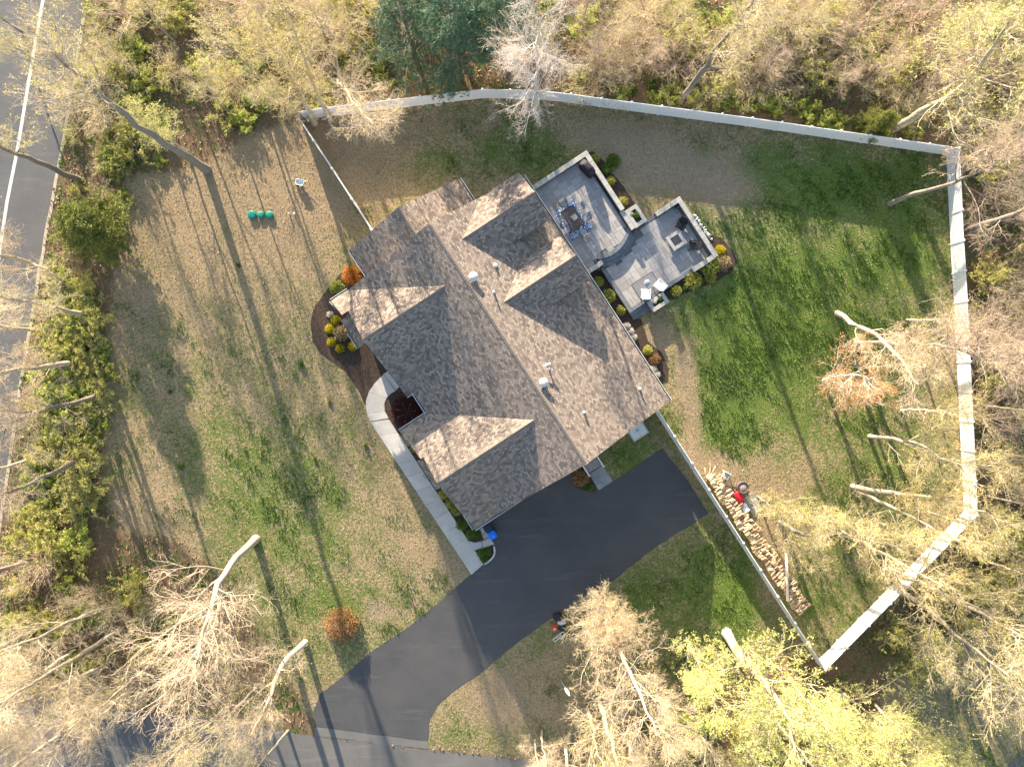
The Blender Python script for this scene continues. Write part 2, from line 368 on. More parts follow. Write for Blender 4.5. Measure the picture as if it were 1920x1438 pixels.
# far skirt to the horizon
b0 = len(vx); S = 420
skirt = np.array([(-S, -S, 0), (S, -S, 0), (S, S, 0), (-S, S, 0)], float)
cor = [vid[0, 0], vid[0, -1], vid[-1, -1], vid[-1, 0]]
sk = np.array([(b0, b0+1, cor[1], cor[0]), (b0+1, b0+2, cor[2], cor[1]), (b0+2, b0+3, cor[3], cor[2]), (b0+3, b0, cor[0], cor[3])])
me = np_mesh('ground', np.vstack([vx, skirt]), np.vstack([quads, sk]), MT['ground'])
ca = me.color_attributes.new('zone', 'FLOAT_COLOR', 'POINT')
cols = np.ones((len(vx)+4, 4), np.float32); cols[:len(vx), 0] = wm.ravel(); cols[:len(vx), 1] = g_.ravel(); cols[:len(vx), 2] = d_.ravel()
cols[len(vx):, :3] = (1, .4, .1)
ca.data.foreach_set('color', cols.ravel())
tag(link(bpy.data.objects.new('ground', me)), 'patchy spring lawn and leaf-strewn woodland floor', None, None, 'structure')

def sheet(name, pxs, z, m, kind='structure', label=None, cat=None, parent=None, thick=.0):
    pts = [P(x, y) for x, y in pxs]; mb = MB()
    if thick: mb.prism([(p.x, p.y) for p in pts], z-thick, z)
    else:
        n = len(pts); a = sum(pts[i].x*pts[(i+1) % n].y-pts[(i+1) % n].x*pts[i].y for i in range(n))
        if a < 0: pts = pts[::-1]
        mb.add([(p.x, p.y, z) for p in pts], [tuple(range(n))])
    o = mb.build(name, m, parent)
    return tag(o, label, cat, None, kind)
def wobble(pts, amp, step=14, closed=True, seed=1):
    """subdivide a pixel outline and roughen it"""
    rr = random.Random(seed); out = []; n = len(pts)
    for i in range(n if closed else n-1):
        a = pts[i]; b = pts[(i+1) % n]; L = math.hypot(b[0]-a[0], b[1]-a[1]); k = max(1, int(L/step))
        for j in range(k):
            f = j/k; out.append((a[0]+(b[0]-a[0])*f+rr.uniform(-amp, amp)*(j > 0), a[1]+(b[1]-a[1])*f+rr.uniform(-amp, amp)*(j > 0)))
    return out
DRIVE = [(802,1389),(590,1362),(588,1330),(600,1300),(650,1262),(703,1216),(760,1180),(815,1135),(870,1087),(884,1076),(906,1056),(926,1044),(927,1022),(905,985),(960,930),(1040,880),(1067,887),(1075,903),(1088,917),(1110,923),(1149,903),(1200,868),(1242,840),
         (1285,895),(1329,963),(1280,993),(1215,1035),(1155,1085),(1090,1122),(1018,1170),(960,1212),(905,1258),(847,1297),(820,1322),(806,1346)]
sheet('driveway', wobble(DRIVE, .8, 12), .02, MT['drive'])
ROAD = [(-700,1215),(-300,1255),(38,1297),(244,1330),(350,1341),(590,1379),(803,1405),(985,1424),(1300,1462),(1700,1530),(1700,1640),(1300,1560),(1000,1512),(800,1480),(555,1444),(480,1432),(350,1480),(200,1570),(-700,1700)]
sheet('road', wobble(ROAD, 1.2, 16, seed=2), .012, MT['road'])
sheet('driveway_apron', wobble([(590,1362),(802,1389),(803,1404),(590,1378)], .6, 12, seed=3), .016, MT['apron'])
STREET = [(185,-200),(160,0),(133,173),(108,314),(87,422),(62,570),(38,713),(0,970),(-40,1200),(-60,1310),(-900,1310),(-900,-200)]
sheet('street', STREET, .008, MT['road_dark'])
def strip(pts, wpx, z, name, m, parent=None):
    L = []; Rr = []
    for i, p in enumerate(pts):
        a = pts[max(i-1, 0)]; b = pts[min(i+1, len(pts)-1)]; d = math.hypot(b[0]-a[0], b[1]-a[1]); n = ((b[1]-a[1])/d*wpx/2, -(b[0]-a[0])/d*wpx/2)
        L.append((p[0]+n[0], p[1]+n[1])); Rr.append((p[0]-n[0], p[1]-n[1]))
    return sheet(name, L+Rr[::-1], z, m, parent=parent)
strip([(100,-110),(76,27),(58,130),(32,285),(13,380),(0,468),(-20,600),(-60,880)], 6, .012, 'road_line', MT['paint'])
strip(wobble([(187,-200),(162,0),(135,173),(110,314),(89,422),(64,570),(40,713),(2,970),(-38,1200)], 1.0, 25, False), 6, .014, 'road_shoulder', MT['sand'])
sheet('lane', wobble([(1880,1460),(1892,1432),(1908,1412),(1930,1396),(2040,1370),(2060,1500),(1880,1500)], .8, 12), .012, MT['road'])

# mulch beds
BEDS = [[(690,500),(660,505),(640,512),(612,545),(592,572),(583,600),(586,640),(600,662),(625,680),(643,691),(665,721),(684,757),(690,742),(705,716),(722,700),(760,720),(800,650),(720,560)],
        [(722,745),(720,770),(728,788),(745,812),(790,840),(830,800),(800,730),(760,715),(740,728)],
        [(762,838),(770,851),(817,920),(852,976),(873,1012),(885,1017),(900,1014),(908,1009),(905,985),(930,960),(850,860),(790,830)],
        [(889,1033),(925,1022),(927,1040),(918,1052),(906,1057)],
        [(1100,505),(1128,508),(1188,598),(1202,598),(1215,640),(1240,660),(1253,690),(1252,714),(1238,722),(1190,680),(1110,560)],
        [(1240,560),(1262,562),(1290,548),(1321,537),(1350,524),(1372,510),(1382,492),(1374,470),(1352,448),(1336,440),(1320,440),(1250,500)],
        [(1098,288),(1112,284),(1130,300),(1150,328),(1165,345),(1192,384),(1170,400),(1150,390),(1100,310)],
        [(1067,884),(1075,903),(1088,917),(1110,923),(1120,919),(1100,880),(1085,868)]]
for i, b in enumerate(BEDS): sheet('mulch_bed', wobble(b, 1.0, 9, seed=20+i), .028, MT['mulch'])

# ------------------------------------------------------------------ house
E_Z = 3.3; RV = 1.38; VR = 9.82; VL = -7.0; PM = .45
U0, U1 = -13.35, 8.05; RZ = E_Z+PM*(VR-RV)                 # ridge height
def mz(v): return RZ-PM*abs(v-RV)
house = thing('house', 'large house with brown shingled cross-gabled roof in the middle of the lot', 'house', (0, 0, 0), HROT)
def roof_plane(name, pts, eave_dir, parent, t=.14):
    """pts counter-clockwise from above; UV in metres along eave / up slope"""
    mb = MB().slab(pts, t); me_ = mb.mesh(name, MT['shingle'])
    n = (Vector(pts[1])-Vector(pts[0])).cross(Vector(pts[2])-Vector(pts[0])).normalized()
    if n.z < 0: n = -n
    e = Vector(eave_dir); up = n.cross(e).normalized()
    if up.z < 0: up = -up
    uvl = me_.uv_layers.new(name='UVMap')
    for l in me_.loops:
        co = me_.vertices[l.vertex_index].co; uvl.data[l.index].uv = (co.dot(e), co.dot(up))
    return link(bpy.data.objects.new(name, me_), parent)
def ccw(pts):
    a = sum(pts[i][0]*pts[(i+1) % len(pts)][1]-pts[(i+1) % len(pts)][0]*pts[i][1] for i in range(len(pts)))
    return pts if a > 0 else pts[::-1]
def ridge_caps(p0, p1, drop_dir, drop, parent):
    """overlapping folded cap shingles along a ridge"""
    p0 = Vector(p0); p1 = Vector(p1); L = (p1-p0).length; n = int(L/.2); d = (p1-p0)/n; mb = MB(); sd = Vector(drop_dir)*.17
    for i in range(n):
        a = p0+d*i+Vector((0, 0, .012)); b = p0+d*(i+1.12)+Vector((0, 0, .032)); dz = Vector((0, 0, -drop*.17))
        vs_ = [a-sd+dz, a, a+sd+dz, b-sd+dz, b, b+sd+dz]
        mb.add(vs_+[v-Vector((0, 0, .02)) for v in vs_], [(0,3,4,1),(1,4,5,2),(3,9,10,4),(4,10,11,5),(0,6,9,3),(2,5,11,8)])
    me_ = mb.mesh('ridge_caps', CAPM); o = link(bpy.data.objects.new('ridge_caps', me_), parent); o['kind'] = 'stuff'; return o
CAPM = mat('ridge_cap_shingle', (.27, .215, .175), (.15, .12, .105), 4, .9, .006, 25)
# main roof
mr = roof_plane('main_roof', ccw([(U0,RV,RZ),(U1,RV,RZ),(U1,VR,E_Z),(U0,VR,E_Z)]), (1,0,0), house)
ml = roof_plane('main_roof', ccw([(U0,RV,RZ),(U1,RV,RZ),(U1,VL,mz(VL)),(U0,VL,mz(VL))]), (1,0,0), house)
ridge_caps((U0,RV,RZ), (U1,RV,RZ), (0,1,0), PM, mr)
VLZ = mz(VL)
def cross_gable(uc, ua, ub, vout, zr, side, ze, name):
    """gable whose ridge runs along v at u=uc, from the main slope out to vout; eaves at ua<uc<ub"""
    vin = RV+side*(RZ-zr)/PM                       # where its ridge meets the main slope
    vv = RV+side*(RZ-ze)/PM                        # where its eaves meet the main slope
    l = roof_plane(name, ccw([(uc,vin,zr),(uc,vout,zr),(ua,vout,ze),(ua,vv,ze)]), (0,1,0), house)
    r = roof_plane(name, ccw([(uc,vin,zr),(uc,vout,zr),(ub,vout,ze),(ub,vv,ze)]), (0,1,0), house)
    ridge_caps((uc,vout,zr), (uc,vin,zr), (1,0,0), (zr-ze)/(ub-uc), l)
    return vin, vv
cross_gable(-8.95, -13.42, -3.75, -7.6, 6.38, -1, VLZ, 'gable_roof')
cross_gable(3.2, -1.74, 8.09, -8.85, 6.42, -1, VLZ, 'gable_roof')
_k = (6.38-VLZ)/(13.42-8.95)
roof_plane('eave_return', ccw([(-11.75,-7.6,VLZ+_k*1.67),(-11.75,-8.2,VLZ+_k*1.67),(-13.42,-8.5,VLZ),(-13.42,-7.6,VLZ)]), (0,1,0), house)
_k = (6.42-VLZ)/(3.2+1.74)
roof_plane('eave_return', ccw([(1.0,-8.85,VLZ+_k*2.74),(1.0,-9.1,VLZ+_k*2.74),(-1.74,-9.6,VLZ),(-1.74,-8.85,VLZ)]), (0,1,0), house)
cross_gable(-11.15, -13.36, -9.0, 9.32, 6.44, 1, 5.12, 'dormer_roof')
cross_gable(-5.45, -7.5, -3.4, 9.32, 6.44, 1, 5.12, 'dormer_roof')
# lower end wing
WZ = 3.0; WR = 5.6
wl = roof_plane('wing_roof', ccw([(-16.05,.1,WR),(-13.2,.1,WR),(-13.2,-5.05,WZ),(-16.05,-5.05,WZ)]), (1,0,0), house)
roof_plane('wing_roof', ccw([(-16.05,.1,WR),(-13.2,.1,WR),(-13.2,5.45,WZ),(-16.05,5.45,WZ)]), (1,0,0), house)
ridge_caps((-16.05,.1,WR), (-13.4,.1,WR), (0,1,0), .5, wl)
# small pent roofs on the front gables
roof_plane('pent_roof', ccw([(-11.75,-7.45,3.45),(-9.15,-7.45,3.45),(-9.15,-8.78,2.75),(-11.75,-8.78,2.75)]), (1,0,0), house, .1)
roof_plane('pent_roof', ccw([(1.05,-8.7,3.4),(3.85,-8.7,3.4),(3.85,-9.8,2.8),(1.05,-9.8,2.8)]), (1,0,0), house, .1)
# walls
def wallpart(name, mb, m=None): return mb.build(name, m or MT['wall'], house)
def gable_wall(x0, x1, y0, y1, ze, uc, zr, along):
    """box with a gabled top; along='v': ridge along y"""
    mb = MB()
    if along == 'v':
        vs_ = [(x0,y0,0),(x1,y0,0),(x1,y0,ze),(uc,y0,zr),(x0,y0,ze)]; n = 5
        vs_ += [(x,y1,z) for (x,_,z) in vs_]
    else:
        vs_ = [(x0,y0,0),(x0,y1,0),(x0,y1,ze),(x0,uc,zr),(x0,y0,ze)]; n = 5
        vs_ += [(x1,y,z) for (_,y,z) in vs_]
    mb.add(vs_, [tuple(range(n)), tuple(range(2*n-1, n-1, -1))]+[((i+1) % n, i, n+i, n+(i+1) % n) for i in range(n)])
    return mb
wallpart('wall', gable_wall(U0+.35, U1-.35, VL+.45, VR-.5, 3.0, RV, RZ-.25, 'u'))
wallpart('wall', gable_wall(-12.95, -4.2, -7.3, -5, 3.0, -8.95, 5.95, 'v'))
wallpart('wall', gable_wall(-1.3, 7.65, -8.5, -5, 3.0, 3.2, 6.0, 'v'))
wallpart('wall', gable_wall(-15.8, -13.2, -4.6, 5.0, 2.75, .1, 5.2, 'u'))
wallpart('dormer_wall', MB().box(-13.0, -9.3, 4, 9.0, 3.6, 4.98)); wallpart('dormer_wall', MB().box(-7.2, -3.7, 4, 9.0, 3.6, 4.98))
for uc, a, b in ((-11.15, -13.0, -9.3), (-5.45, -7.2, -3.7)):
    wallpart('dormer_gable', MB().add([(a,8.9,4.98),(b,8.9,4.98),(uc,8.9,6.15),(a,9.0,4.98),(b,9.0,4.98),(uc,9.0,6.15)], [(0,1,2),(5,4,3),(0,3,4,1),(1,4,5,2),(2,5,3,0)]))
# gutters: a white channel with a dark floor
def gutter(p0, p1, out):
    p0 = Vector(p0); p1 = Vector(p1); o = Vector(out); g = MB()
    for a, b, z0, z1 in ((.105, .14, -.10, .015), (.0, .105, -.10, -.075)):
        q = [p0+o*a, p1+o*a, p1+o*b, p0+o*b]
        g.prism([(v.x, v.y) for v in q], p0.z+z0, p0.z+z1)
    go = g.build('gutter', MT['trim'], house)
    q = [p0+o*.004, p1+o*.004, p1+o*.102, p0+o*.102]
    MB().prism([(v.x, v.y) for v in q], p0.z-.072, p0.z-.045).build('gutter_floor', MT['gutter'], go)
gutter((U0,VR,E_Z), (U1,VR,E_Z), (0,1,0))
gutter((-3.75,VL,VLZ), (-1.74,VL,VLZ), (0,-1,0))
gutter((-13.42,-8.5,VLZ), (-13.42,VL+.1,VLZ), (-1,0,0)); gutter((-13.42,-8.5,VLZ-.02), (-12.6,-8.37,VLZ-.02), (0,-1,0))
gutter((-3.75,-7.6,VLZ), (-3.75,VL,VLZ), (1,0,0)); gutter((-1.74,-9.6,VLZ), (-1.74,VL,VLZ), (-1,0,0))
gutter((8.09,-8.85,VLZ), (8.09,-4.3,VLZ), (1,0,0)); gutter((5.6,-8.88,VLZ-.02), (8.09,-8.88,VLZ-.02), (0,-1,0))
gutter((-16.05,-5.05,WZ), (-13.45,-5.05,WZ), (0,-1,0)); gutter((-16.05,5.45,WZ), (-13.45,5.45,WZ), (0,1,0))
gutter((-10.6,-8.78,2.75), (-9.15,-8.78,2.75), (0,-1,0)); gutter((1.9,-9.8,2.8), (3.85,-9.8,2.8), (0,-1,0))
# rake boards
def rake(p0, p1, out):
    o = Vector(out)*.03; p0 = Vector(p0)-o*1.6; p1 = Vector(p1)-o*1.6; mb = MB(); dz = Vector((0,0,-.34)); up = Vector((0,0,-.145))
    a = [p0+up, p1+up, p1+dz, p0+dz]; mb.add(a+[v+o for v in a], [(0,1,2,3),(7,6,5,4),(0,4,5,1),(1,5,6,2),(2,6,7,3),(3,7,4,0)]); mb.build('rake_board', MT['trim'], house)
for u, s in ((U0, -1), (U1, 1)):
    rake((u,RV,RZ), (u,VR,E_Z), (s,0,0)); rake((u,RV,RZ), (u,VL,VLZ), (s,0,0))
for uc, a, b, v, zr, ze, s in ((-8.95,-13.42,-3.75,-7.6,6.38,VLZ,-1), (3.2,-1.74,8.09,-8.85,6.42,VLZ,-1), (-11.15,-13.36,-9.0,9.32,6.44,5.12,1), (-5.45,-7.5,-3.4,9.32,6.44,5.12,1)):
    rake((uc,v,zr), (a,v,ze), (0,s,0)); rake((uc,v,zr), (b,v,ze), (0,s,0))
rake((-16.05,.1,WR), (-16.05,-5.05,WZ), (-1,0,0)); rake((-16.05,.1,WR), (-16.05,5.45,WZ), (-1,0,0))
# doors and windows under the eaves
def window(u0, u1, v0, v1, z0, z1, axis, s):
    mb = MB(); 
    if axis == 'v': mb.box(u0, u1, v0 if s > 0 else v0-.05, v0+.05 if s > 0 else v0, z0, z1); f = mb.build('window', MT['trim'], house); MB().box(u0+.08, u1-.08, v0+.05 if s > 0 else v0-.06, v0+.06 if s > 0 else v0-.05, z0+.08, z1-.08).build('pane', MT['glass'], f)
    else: mb.box(u0 if s > 0 else u0-.05, u0+.05 if s > 0 else u0, v0, v1, z0, z1); f = mb.build('window', MT['trim'], house); MB().box(u0+.05 if s > 0 else u0-.06, u0+.06 if s > 0 else u0-.05, v0+.08, v1-.08, z0+.08, z1-.08).build('pane', MT['glass'], f)
for u in (-11.4, -9.6, -7.2): window(u, u+1.1, -7.3, 0, .9, 2.3, 'v', -1)
for u in (.4, 2.6, 5.0): window(u, u+1.1, -8.5, 0, .9, 2.3, 'v', -1)
for u in (-11.9, -8.3, -1.5, 1.5, 4.2): window(u, u+1.3, VR-.5, 0, .9, 2.3, 'v', 1)
for u in (-11.75, -6.05): window(u, u+1.2, 9.0, 0, 3.85, 4.9, 'v', 1)
for v in (-8.2, -5.0): 
    g = MB().box(U1-.4, U1-.3, v, v+2.7, .05, 2.4).build('garage_door', MT['trim'], house)
    for k in range(4): MB().box(U1-.3, U1-.28, v+.06, v+2.64, .1+k*.57, .62+k*.57).build('door_panel', MT['trim'], g)
MB().box(-3.2, -2.2, -6.62, -6.55, .05, 2.15).build('front_door', MT['tabletop'], house)
# things fixed on the roof
def roof_at(px, py):
    z = 5.5
    for _ in range(6):
        u, v = toH(P(px, py, z)); z = mz(v)
    return u, v, z
for px, py in ((888,520), (1019,717)):
    u, v, z = roof_at(px, py); o = MB().lathe([(.17,-.25),(.17,.2),(.30,.22),(.345,.26),(.355,.31),(.33,.36),(.30,.37),(.24,.42),(.12,.455),(.02,.46)], 20, (u, v, z+.05)).build('roof_vent', mat('vent_white', (.55,.56,.55), (.44,.45,.44), 6, .5), house)
    MB().box(u-.42, u+.42, v-.5, v+.5, z-.22, z-.02).build('flashing', MT['trim'], o) if False else None
for px, py, h, r in ((929,498,.28,.10), (926,548,.55,.06), (1029,692,.55,.06), (1199,729,.45,.08), (1095,773,.38,.07)):
    u, v, z = roof_at(px, py); p_ = MB().lathe([(r*1.9,-.15),(r*1.6,.06),(r,.09),(r,h),(r*.8,h+.01)], 10, (u, v, z)).build('vent_pipe', MT['trim'], house)
u, v, z = roof_at(1026,684); MB().lathe([(.06,-.2),(.06,.62)], 8, (u, v, z)).tube([(u-.05, v-.30, z+.62), (u+.05, v+.22, z+.62)], .075, 8).build('tee_vent', MT['trim'], house)

# ------------------------------------------------------------------ patio
UZ, LZ = .80, .35
ARC = lambda v: -.191*(v-13.3)**2-.095*(v-13.3)-4.43
def ashlar(u0, u1, v0, v1, unit, rr):
    nu = int((u1-u0)/unit); nv = int((v1-v0)/unit); free = [[True]*nv for _ in range(nu)]; out = []
    for i in range(nu):
        for j in range(nv):
            if not free[i][j]: continue
            ops = [(2,2),(2,1),(1,2),(3,2),(2,3),(1,1)]; rr.shuffle(ops)
            ops = [o for o in ops if o != (1,1)]+[(1,1)]
            for a, b in ops:
                if i+a <= nu and j+b <= nv and all(free[i+x][j+y] for x in range(a) for y in range(b)):
                    for x in range(a):
                        for y in range(b): free[i+x][j+y] = False
                    out.append((u0+i*unit, u0+(i+a)*unit, v0+j*unit, v0+(j+b)*unit)); break
    return out
PAVM = {}
def pavers(parent, u0, u1, v0, v1, z, ok, seed):
    rr = random.Random(seed)
    for (a, b, c, d) in ashlar(u0, u1, v0, v1, .30, rr):
        if not ok(a, b, c, d): continue
        key = (round(b-a, 2), round(d-c, 2))
        if key not in PAVM: PAVM[key] = MB().box(.008-(b-a)/2, (b-a)/2-.008, .008-(d-c)/2, (d-c)/2-.008, -.05, 0, .008).mesh('paver', MT['paver'])
        o = bpy.data.objects.new('paver', PAVM[key]); link(o, parent); o.location = ((a+b)/2, (c+d)/2, z+rr.uniform(0, .006))
def platform(name, label, base_pts, z):
    e = bpy.data.objects.new(name, None); e.rotation_euler = (0, 0, HROT); link(e); tag(e, label, None, None, 'structure')
    MB().prism(base_pts, 0, z-.02).build('base', MT['joint'], e); return e
arcpts = [(ARC(v), v) for v in np.linspace(11.55, 15.2, 18)]
up = platform('upper_patio', 'raised upper paver patio beside the house', [(-12.6,9.0),(-12.6,15.2)]+arcpts[::-1]+[(-4.6,11.5),(-4.5,9.0)], UZ)
pavers(up, -12.35, -4.4, 9.1, 15.15, UZ, lambda a, b, c, d: b < -4.45+(.0) and all(b < ARC(v)-.03 for v in (c, d, (c+d)/2) if v > 11.5) or (d < 11.6 and b < -4.55), 5)
lo = platform('lower_patio', 'lower paver patio with fire pit', [(-5.1,15.2),(-5.1,20),(.3,20),(.3,11.5),(-4.0,11.5),(-4.6,13)], LZ)
pavers(lo, -4.95, .15, 11.85, 19.75, LZ, lambda a, b, c, d: all(a > ARC(v)+.42 for v in (c, d, (c+d)/2) if v < 15.5), 6)
# curved steps (each a thing part of the stair)
st = thing('curved_steps', 'curved bluestone steps between upper and lower patio', 'steps', (0,0,0), HROT)
for k in range(3):
    vv_ = np.linspace(11.6+.05*k, 15.25-.02*k, 9)
    for i in range(8):
        a, b = vv_[i]+.008, vv_[i+1]-.008; o0 = -.30+.34*k; o1 = o0+.345; z = UZ+.012-.15*k
        MB().prism([(ARC(a)+o0, a), (ARC(b)+o0, b), (ARC(b)+o1, b), (ARC(a)+o1, a)], z-.16-(k > 0)*0, z).build('tread', MT['tread'], st)
# seat walls with coping stones
def seat_wall(label, a, b, top, wd=.40, group=None):
    """a,b: centre-line ends in house coords"""
    (u0, v0), (u1, v1) = a, b; L = math.hypot(u1-u0, v1-v0); ang = math.atan2(v1-v0, u1-u0)
    t = thing('seat_wall', label, 'wall', HW(u0, v0), HROT+ang, group)
    nb = max(1, round(L/.6)); rr = random.Random(int(L*100))
    for k in range(3):
        off = .3*(k % 2); xs = [0]+[x*.6+off for x in range(0 if off else 1, nb+2) if 0.1 < x*.6+off < L-.1]+[L]
        for i in range(len(xs)-1):
            MB().box(xs[i]+.004, xs[i+1]-.004, -wd/2+.05+rr.uniform(-.006, .006), wd/2-.05+rr.uniform(-.006, .006), k*(top-.07)/3, (k+1)*(top-.07)/3-.006).build('block', MT['block'], t)
    n = max(1, round(L/.62))
    for i in range(n):
        MB().box(L*i/n+.004, L*(i+1)/n-.004, -wd/2, wd/2, top-.07+.002, top+rr.uniform(-.004, .004), .012).build('coping_stone', MT['cope'], t)
    return t
seat_wall('stone seat wall on the upper patio edge nearest the top fence', (-12.55,9.9), (-12.55,15.7), 1.25)
seat_wall('long stone seat wall along the outer side of the upper patio', (-12.35,15.5), (-7.0,15.5), 1.25)
seat_wall('short stone wall stub behind the square planter of the upper patio', (-6.98,15.4), (-5.2,15.4), 1.12, .36)
seat_wall('short stone wall between house corner and curved steps', (-4.3,9.9), (-4.3,11.75), 1.2)
seat_wall('stone seat wall on the upper side of the lower patio', (-5.2,17.7), (-5.2,20.2), .85)
seat_wall('long stone seat wall on the outer side of the lower patio', (-5.0,20.0), (.5,20.0), .85)
seat_wall('short stone seat wall at the lower corner of the lower patio', (.35,17.75), (.35,19.78), .85)
def edging(label, a, b, z, wd=.34):
    (u0, v0), (u1, v1) = a, b; L = math.hypot(u1-u0, v1-v0); t = thing('patio_edging', label, 'edging', HW(u0, v0), HROT+math.atan2(v1-v0, u1-u0))
    n = max(1, round(L/.62))
    for i in range(n): MB().box(L*i/n+.004, L*(i+1)/n-.004, -wd/2, wd/2, 0, z, .01).build('edging_stone', MT['tread'], t)
edging('bluestone edging along the house side of the lower patio', (-3.75,11.66), (.5,11.66), LZ+.02)
edging('bluestone edging along the lawn side of the lower patio', (.3,11.85), (.3,17.7), LZ+.021)
edging('bluestone edging between the square planter and the lower seat wall', (-5.2,16.5), (-5.2,17.68), LZ+.022)
st2 = thing('patio_steps', 'straight bluestone steps from the lower patio down to the lawn', 'steps', (0,0,0), HROT)
for k in range(2):
    for i in range(2): MB().box(.48+.33*k, .80+.33*k, 11.5+.79*i+.004, 12.28+.79*i, 0, LZ-.10*(k+1), .01).build('tread', MT['tread'], st2)
def planter(label, u0, u1, v0, v1, top, seed):
    t = thing('planter', label, 'planter', HW((u0+u1)/2, (v0+v1)/2), HROT); a = (u1-u0)/2; b = (v1-v0)/2; wd = .32
    for (x0, x1, y0, y1) in ((-a,a,-b,-b+wd), (-a,a,b-wd,b), (-a,-a+wd,-b+wd,b-wd), (a-wd,a,-b+wd,b-wd)):
        MB().box(x0+.02, x1-.02, y0+.02, y1-.02, 0, top-.07).build('planter_wall', MT['block'], t); MB().box(x0+.003, x1-.003, y0+.003, y1-.003, top-.068, top, .01).build('coping_stone', MT['cope'], t)
    MB().box(-a+wd, a-wd, -b+wd, b-wd, 0, top-.15).build('soil', MT['mulch'], t)
planter('square stone planter at the outer end of the curved steps', -6.85, -5.15, 15.62, 16.8, 1.0, 1)
planter('stone planter beside the straight patio steps', .5, 1.5, 13.1, 14.72, .75, 2)

# ------------------------------------------------------------------ patio furniture
def rotbox(mb, ang): return mb.xf(Matrix.Rotation(ang, 4, 'Z'))
p = P(1074, 413, UZ); u, v = toH(p)
def pattern_mat():
    m, t, b = new_mat('blue_white_pattern'); co = objco(t)
    vo = t.nodes.new('ShaderNodeTexVoronoi'); vo.inputs['Scale'].default_value = 5.5; vo.feature = 'DISTANCE_TO_EDGE'; t.links.new(co, vo.inputs['Vector'])
    vo2 = t.nodes.new('ShaderNodeTexVoronoi'); vo2.inputs['Scale'].default_value = 11; t.links.new(co, vo2.inputs['Vector'])
    k = math_(t, 'ADD', vo.outputs['Distance'], math_(t, 'MULTIPLY', vo2.outputs['Distance'], -.25))
    c = mixc(t, ramp(t, k, -.02, .1), (.10, .17, .34), (.74, .77, .82)); t.links.new(c, b.inputs['Base Color']); b.inputs['Roughness'].default_value = .9; return m
MT['pattern'] = pattern_mat()
rug = MB().box(-1.45, 1.45, -1.0, 1.0, 0, .012); ro = rug.build('patterned_rug', MT['pattern']); ro.location = HW(u, v, UZ+.008); ro.rotation_euler = (0, 0, HROT)
tag(ro, 'blue and white patterned rug under the dining table', 'rug')
tb = thing('dining_table', 'rectangular brown patio dining table on patterned rug', 'table', HW(u-.03, v-.05, UZ+.02), HROT)
for i in range(6): MB().box(-.9+.3*i+.006, -.9+.3*(i+1)-.006, -.53, .53, .69, .72).build('top_board', MT['tabletop'], tb)
fr = MB(); fr.box(-.95,.95,-.58,-.53,.66,.725).box(-.95,.95,.53,.58,.66,.725).box(-.95,-.9,-.53,.53,.66,.725).box(.9,.95,-.53,.53,.66,.725); fr.build('table_frame', MT['black'], tb)
for a in (-1, 1):
    for b in (-1, 1): MB().box(a*.88-.03, a*.88+.03, b*.5-.03, b*.5+.03, 0, .66).build('leg', MT['black'], tb)
def dining_chair(label, loc, rot, gr, cushion):
    t = thing('dining_chair', label, 'chair', loc, rot, gr)        # faces +x
    MB().box(-.24,.24,-.24,.24,.38,.43,.02).build('seat', MT['greyseat'], t)
    MB().add([(-.27,-.24,.42),(-.27,.24,.42),(-.38,.24,.95),(-.38,-.24,.95),(-.24,-.24,.42),(-.24,.24,.42),(-.34,.24,.95),(-.34,-.24,.95)], [(0,1,2,3),(7,6,5,4),(0,4,5,1),(1,5,6,2),(2,6,7,3),(3,7,4,0)]).build('backrest', cushion, t)
    for s in (-1, 1):
        MB().tube([(-.33,s*.27,.66),(-.1,s*.28,.655),(.2,s*.28,.64)], .022, 6).build('armrest', MT['black'], t)
        MB().tube([(.22,s*.27,0),(.2,s*.28,.64)], .018, 6).build('leg', MT['black'], t); MB().tube([(-.30,s*.26,0),(-.33,s*.27,.66)], .018, 6).build('leg', MT['black'], t)
    return t
for (du, dv, a, lb, cu) in ((-1.42,-.05,0,'grey patio chair at the table end nearest the top fence','cream'), (1.42,.08,180,'grey patio chair at the table end nearest the curved steps','pattern'),
        (-.52,-.98,90,'grey patio chair on the house side of the table, nearer the grill','pattern'), (.5,-1.0,90,'grey patio chair on the house side of the table, nearer the steps','whitecush'),
        (-.5,.98,-90,'grey patio chair on the lawn side of the table, nearer the grill','pattern'), (.52,1.0,-90,'grey patio chair on the lawn side of the table, nearer the steps','pattern')):
    dining_chair(lb, HW(u+du, v+dv, UZ+.02), HROT+R(a), 'chairs around the dining table', MT[cu])
rn = MB(); rr = random.Random(3)
for k in range(7): 
    a = rr.uniform(-.6, .6); rn.tube([(.1+.07*k-.3, -.28+.02*k, .03), (.1+.07*k-.3+.05*math.sin(a), 0, .05), (.12+.06*k-.3+.1*a, .26, .03)], .028, 5)
ru = rn.build('table_decoration', MT['cream']); ru.location = HW(u-.0, v+.05, UZ+.745); ru.rotation_euler = (0, 0, HROT); tag(ru, 'bundle of cream driftwood lying on the dining table', 'decoration')
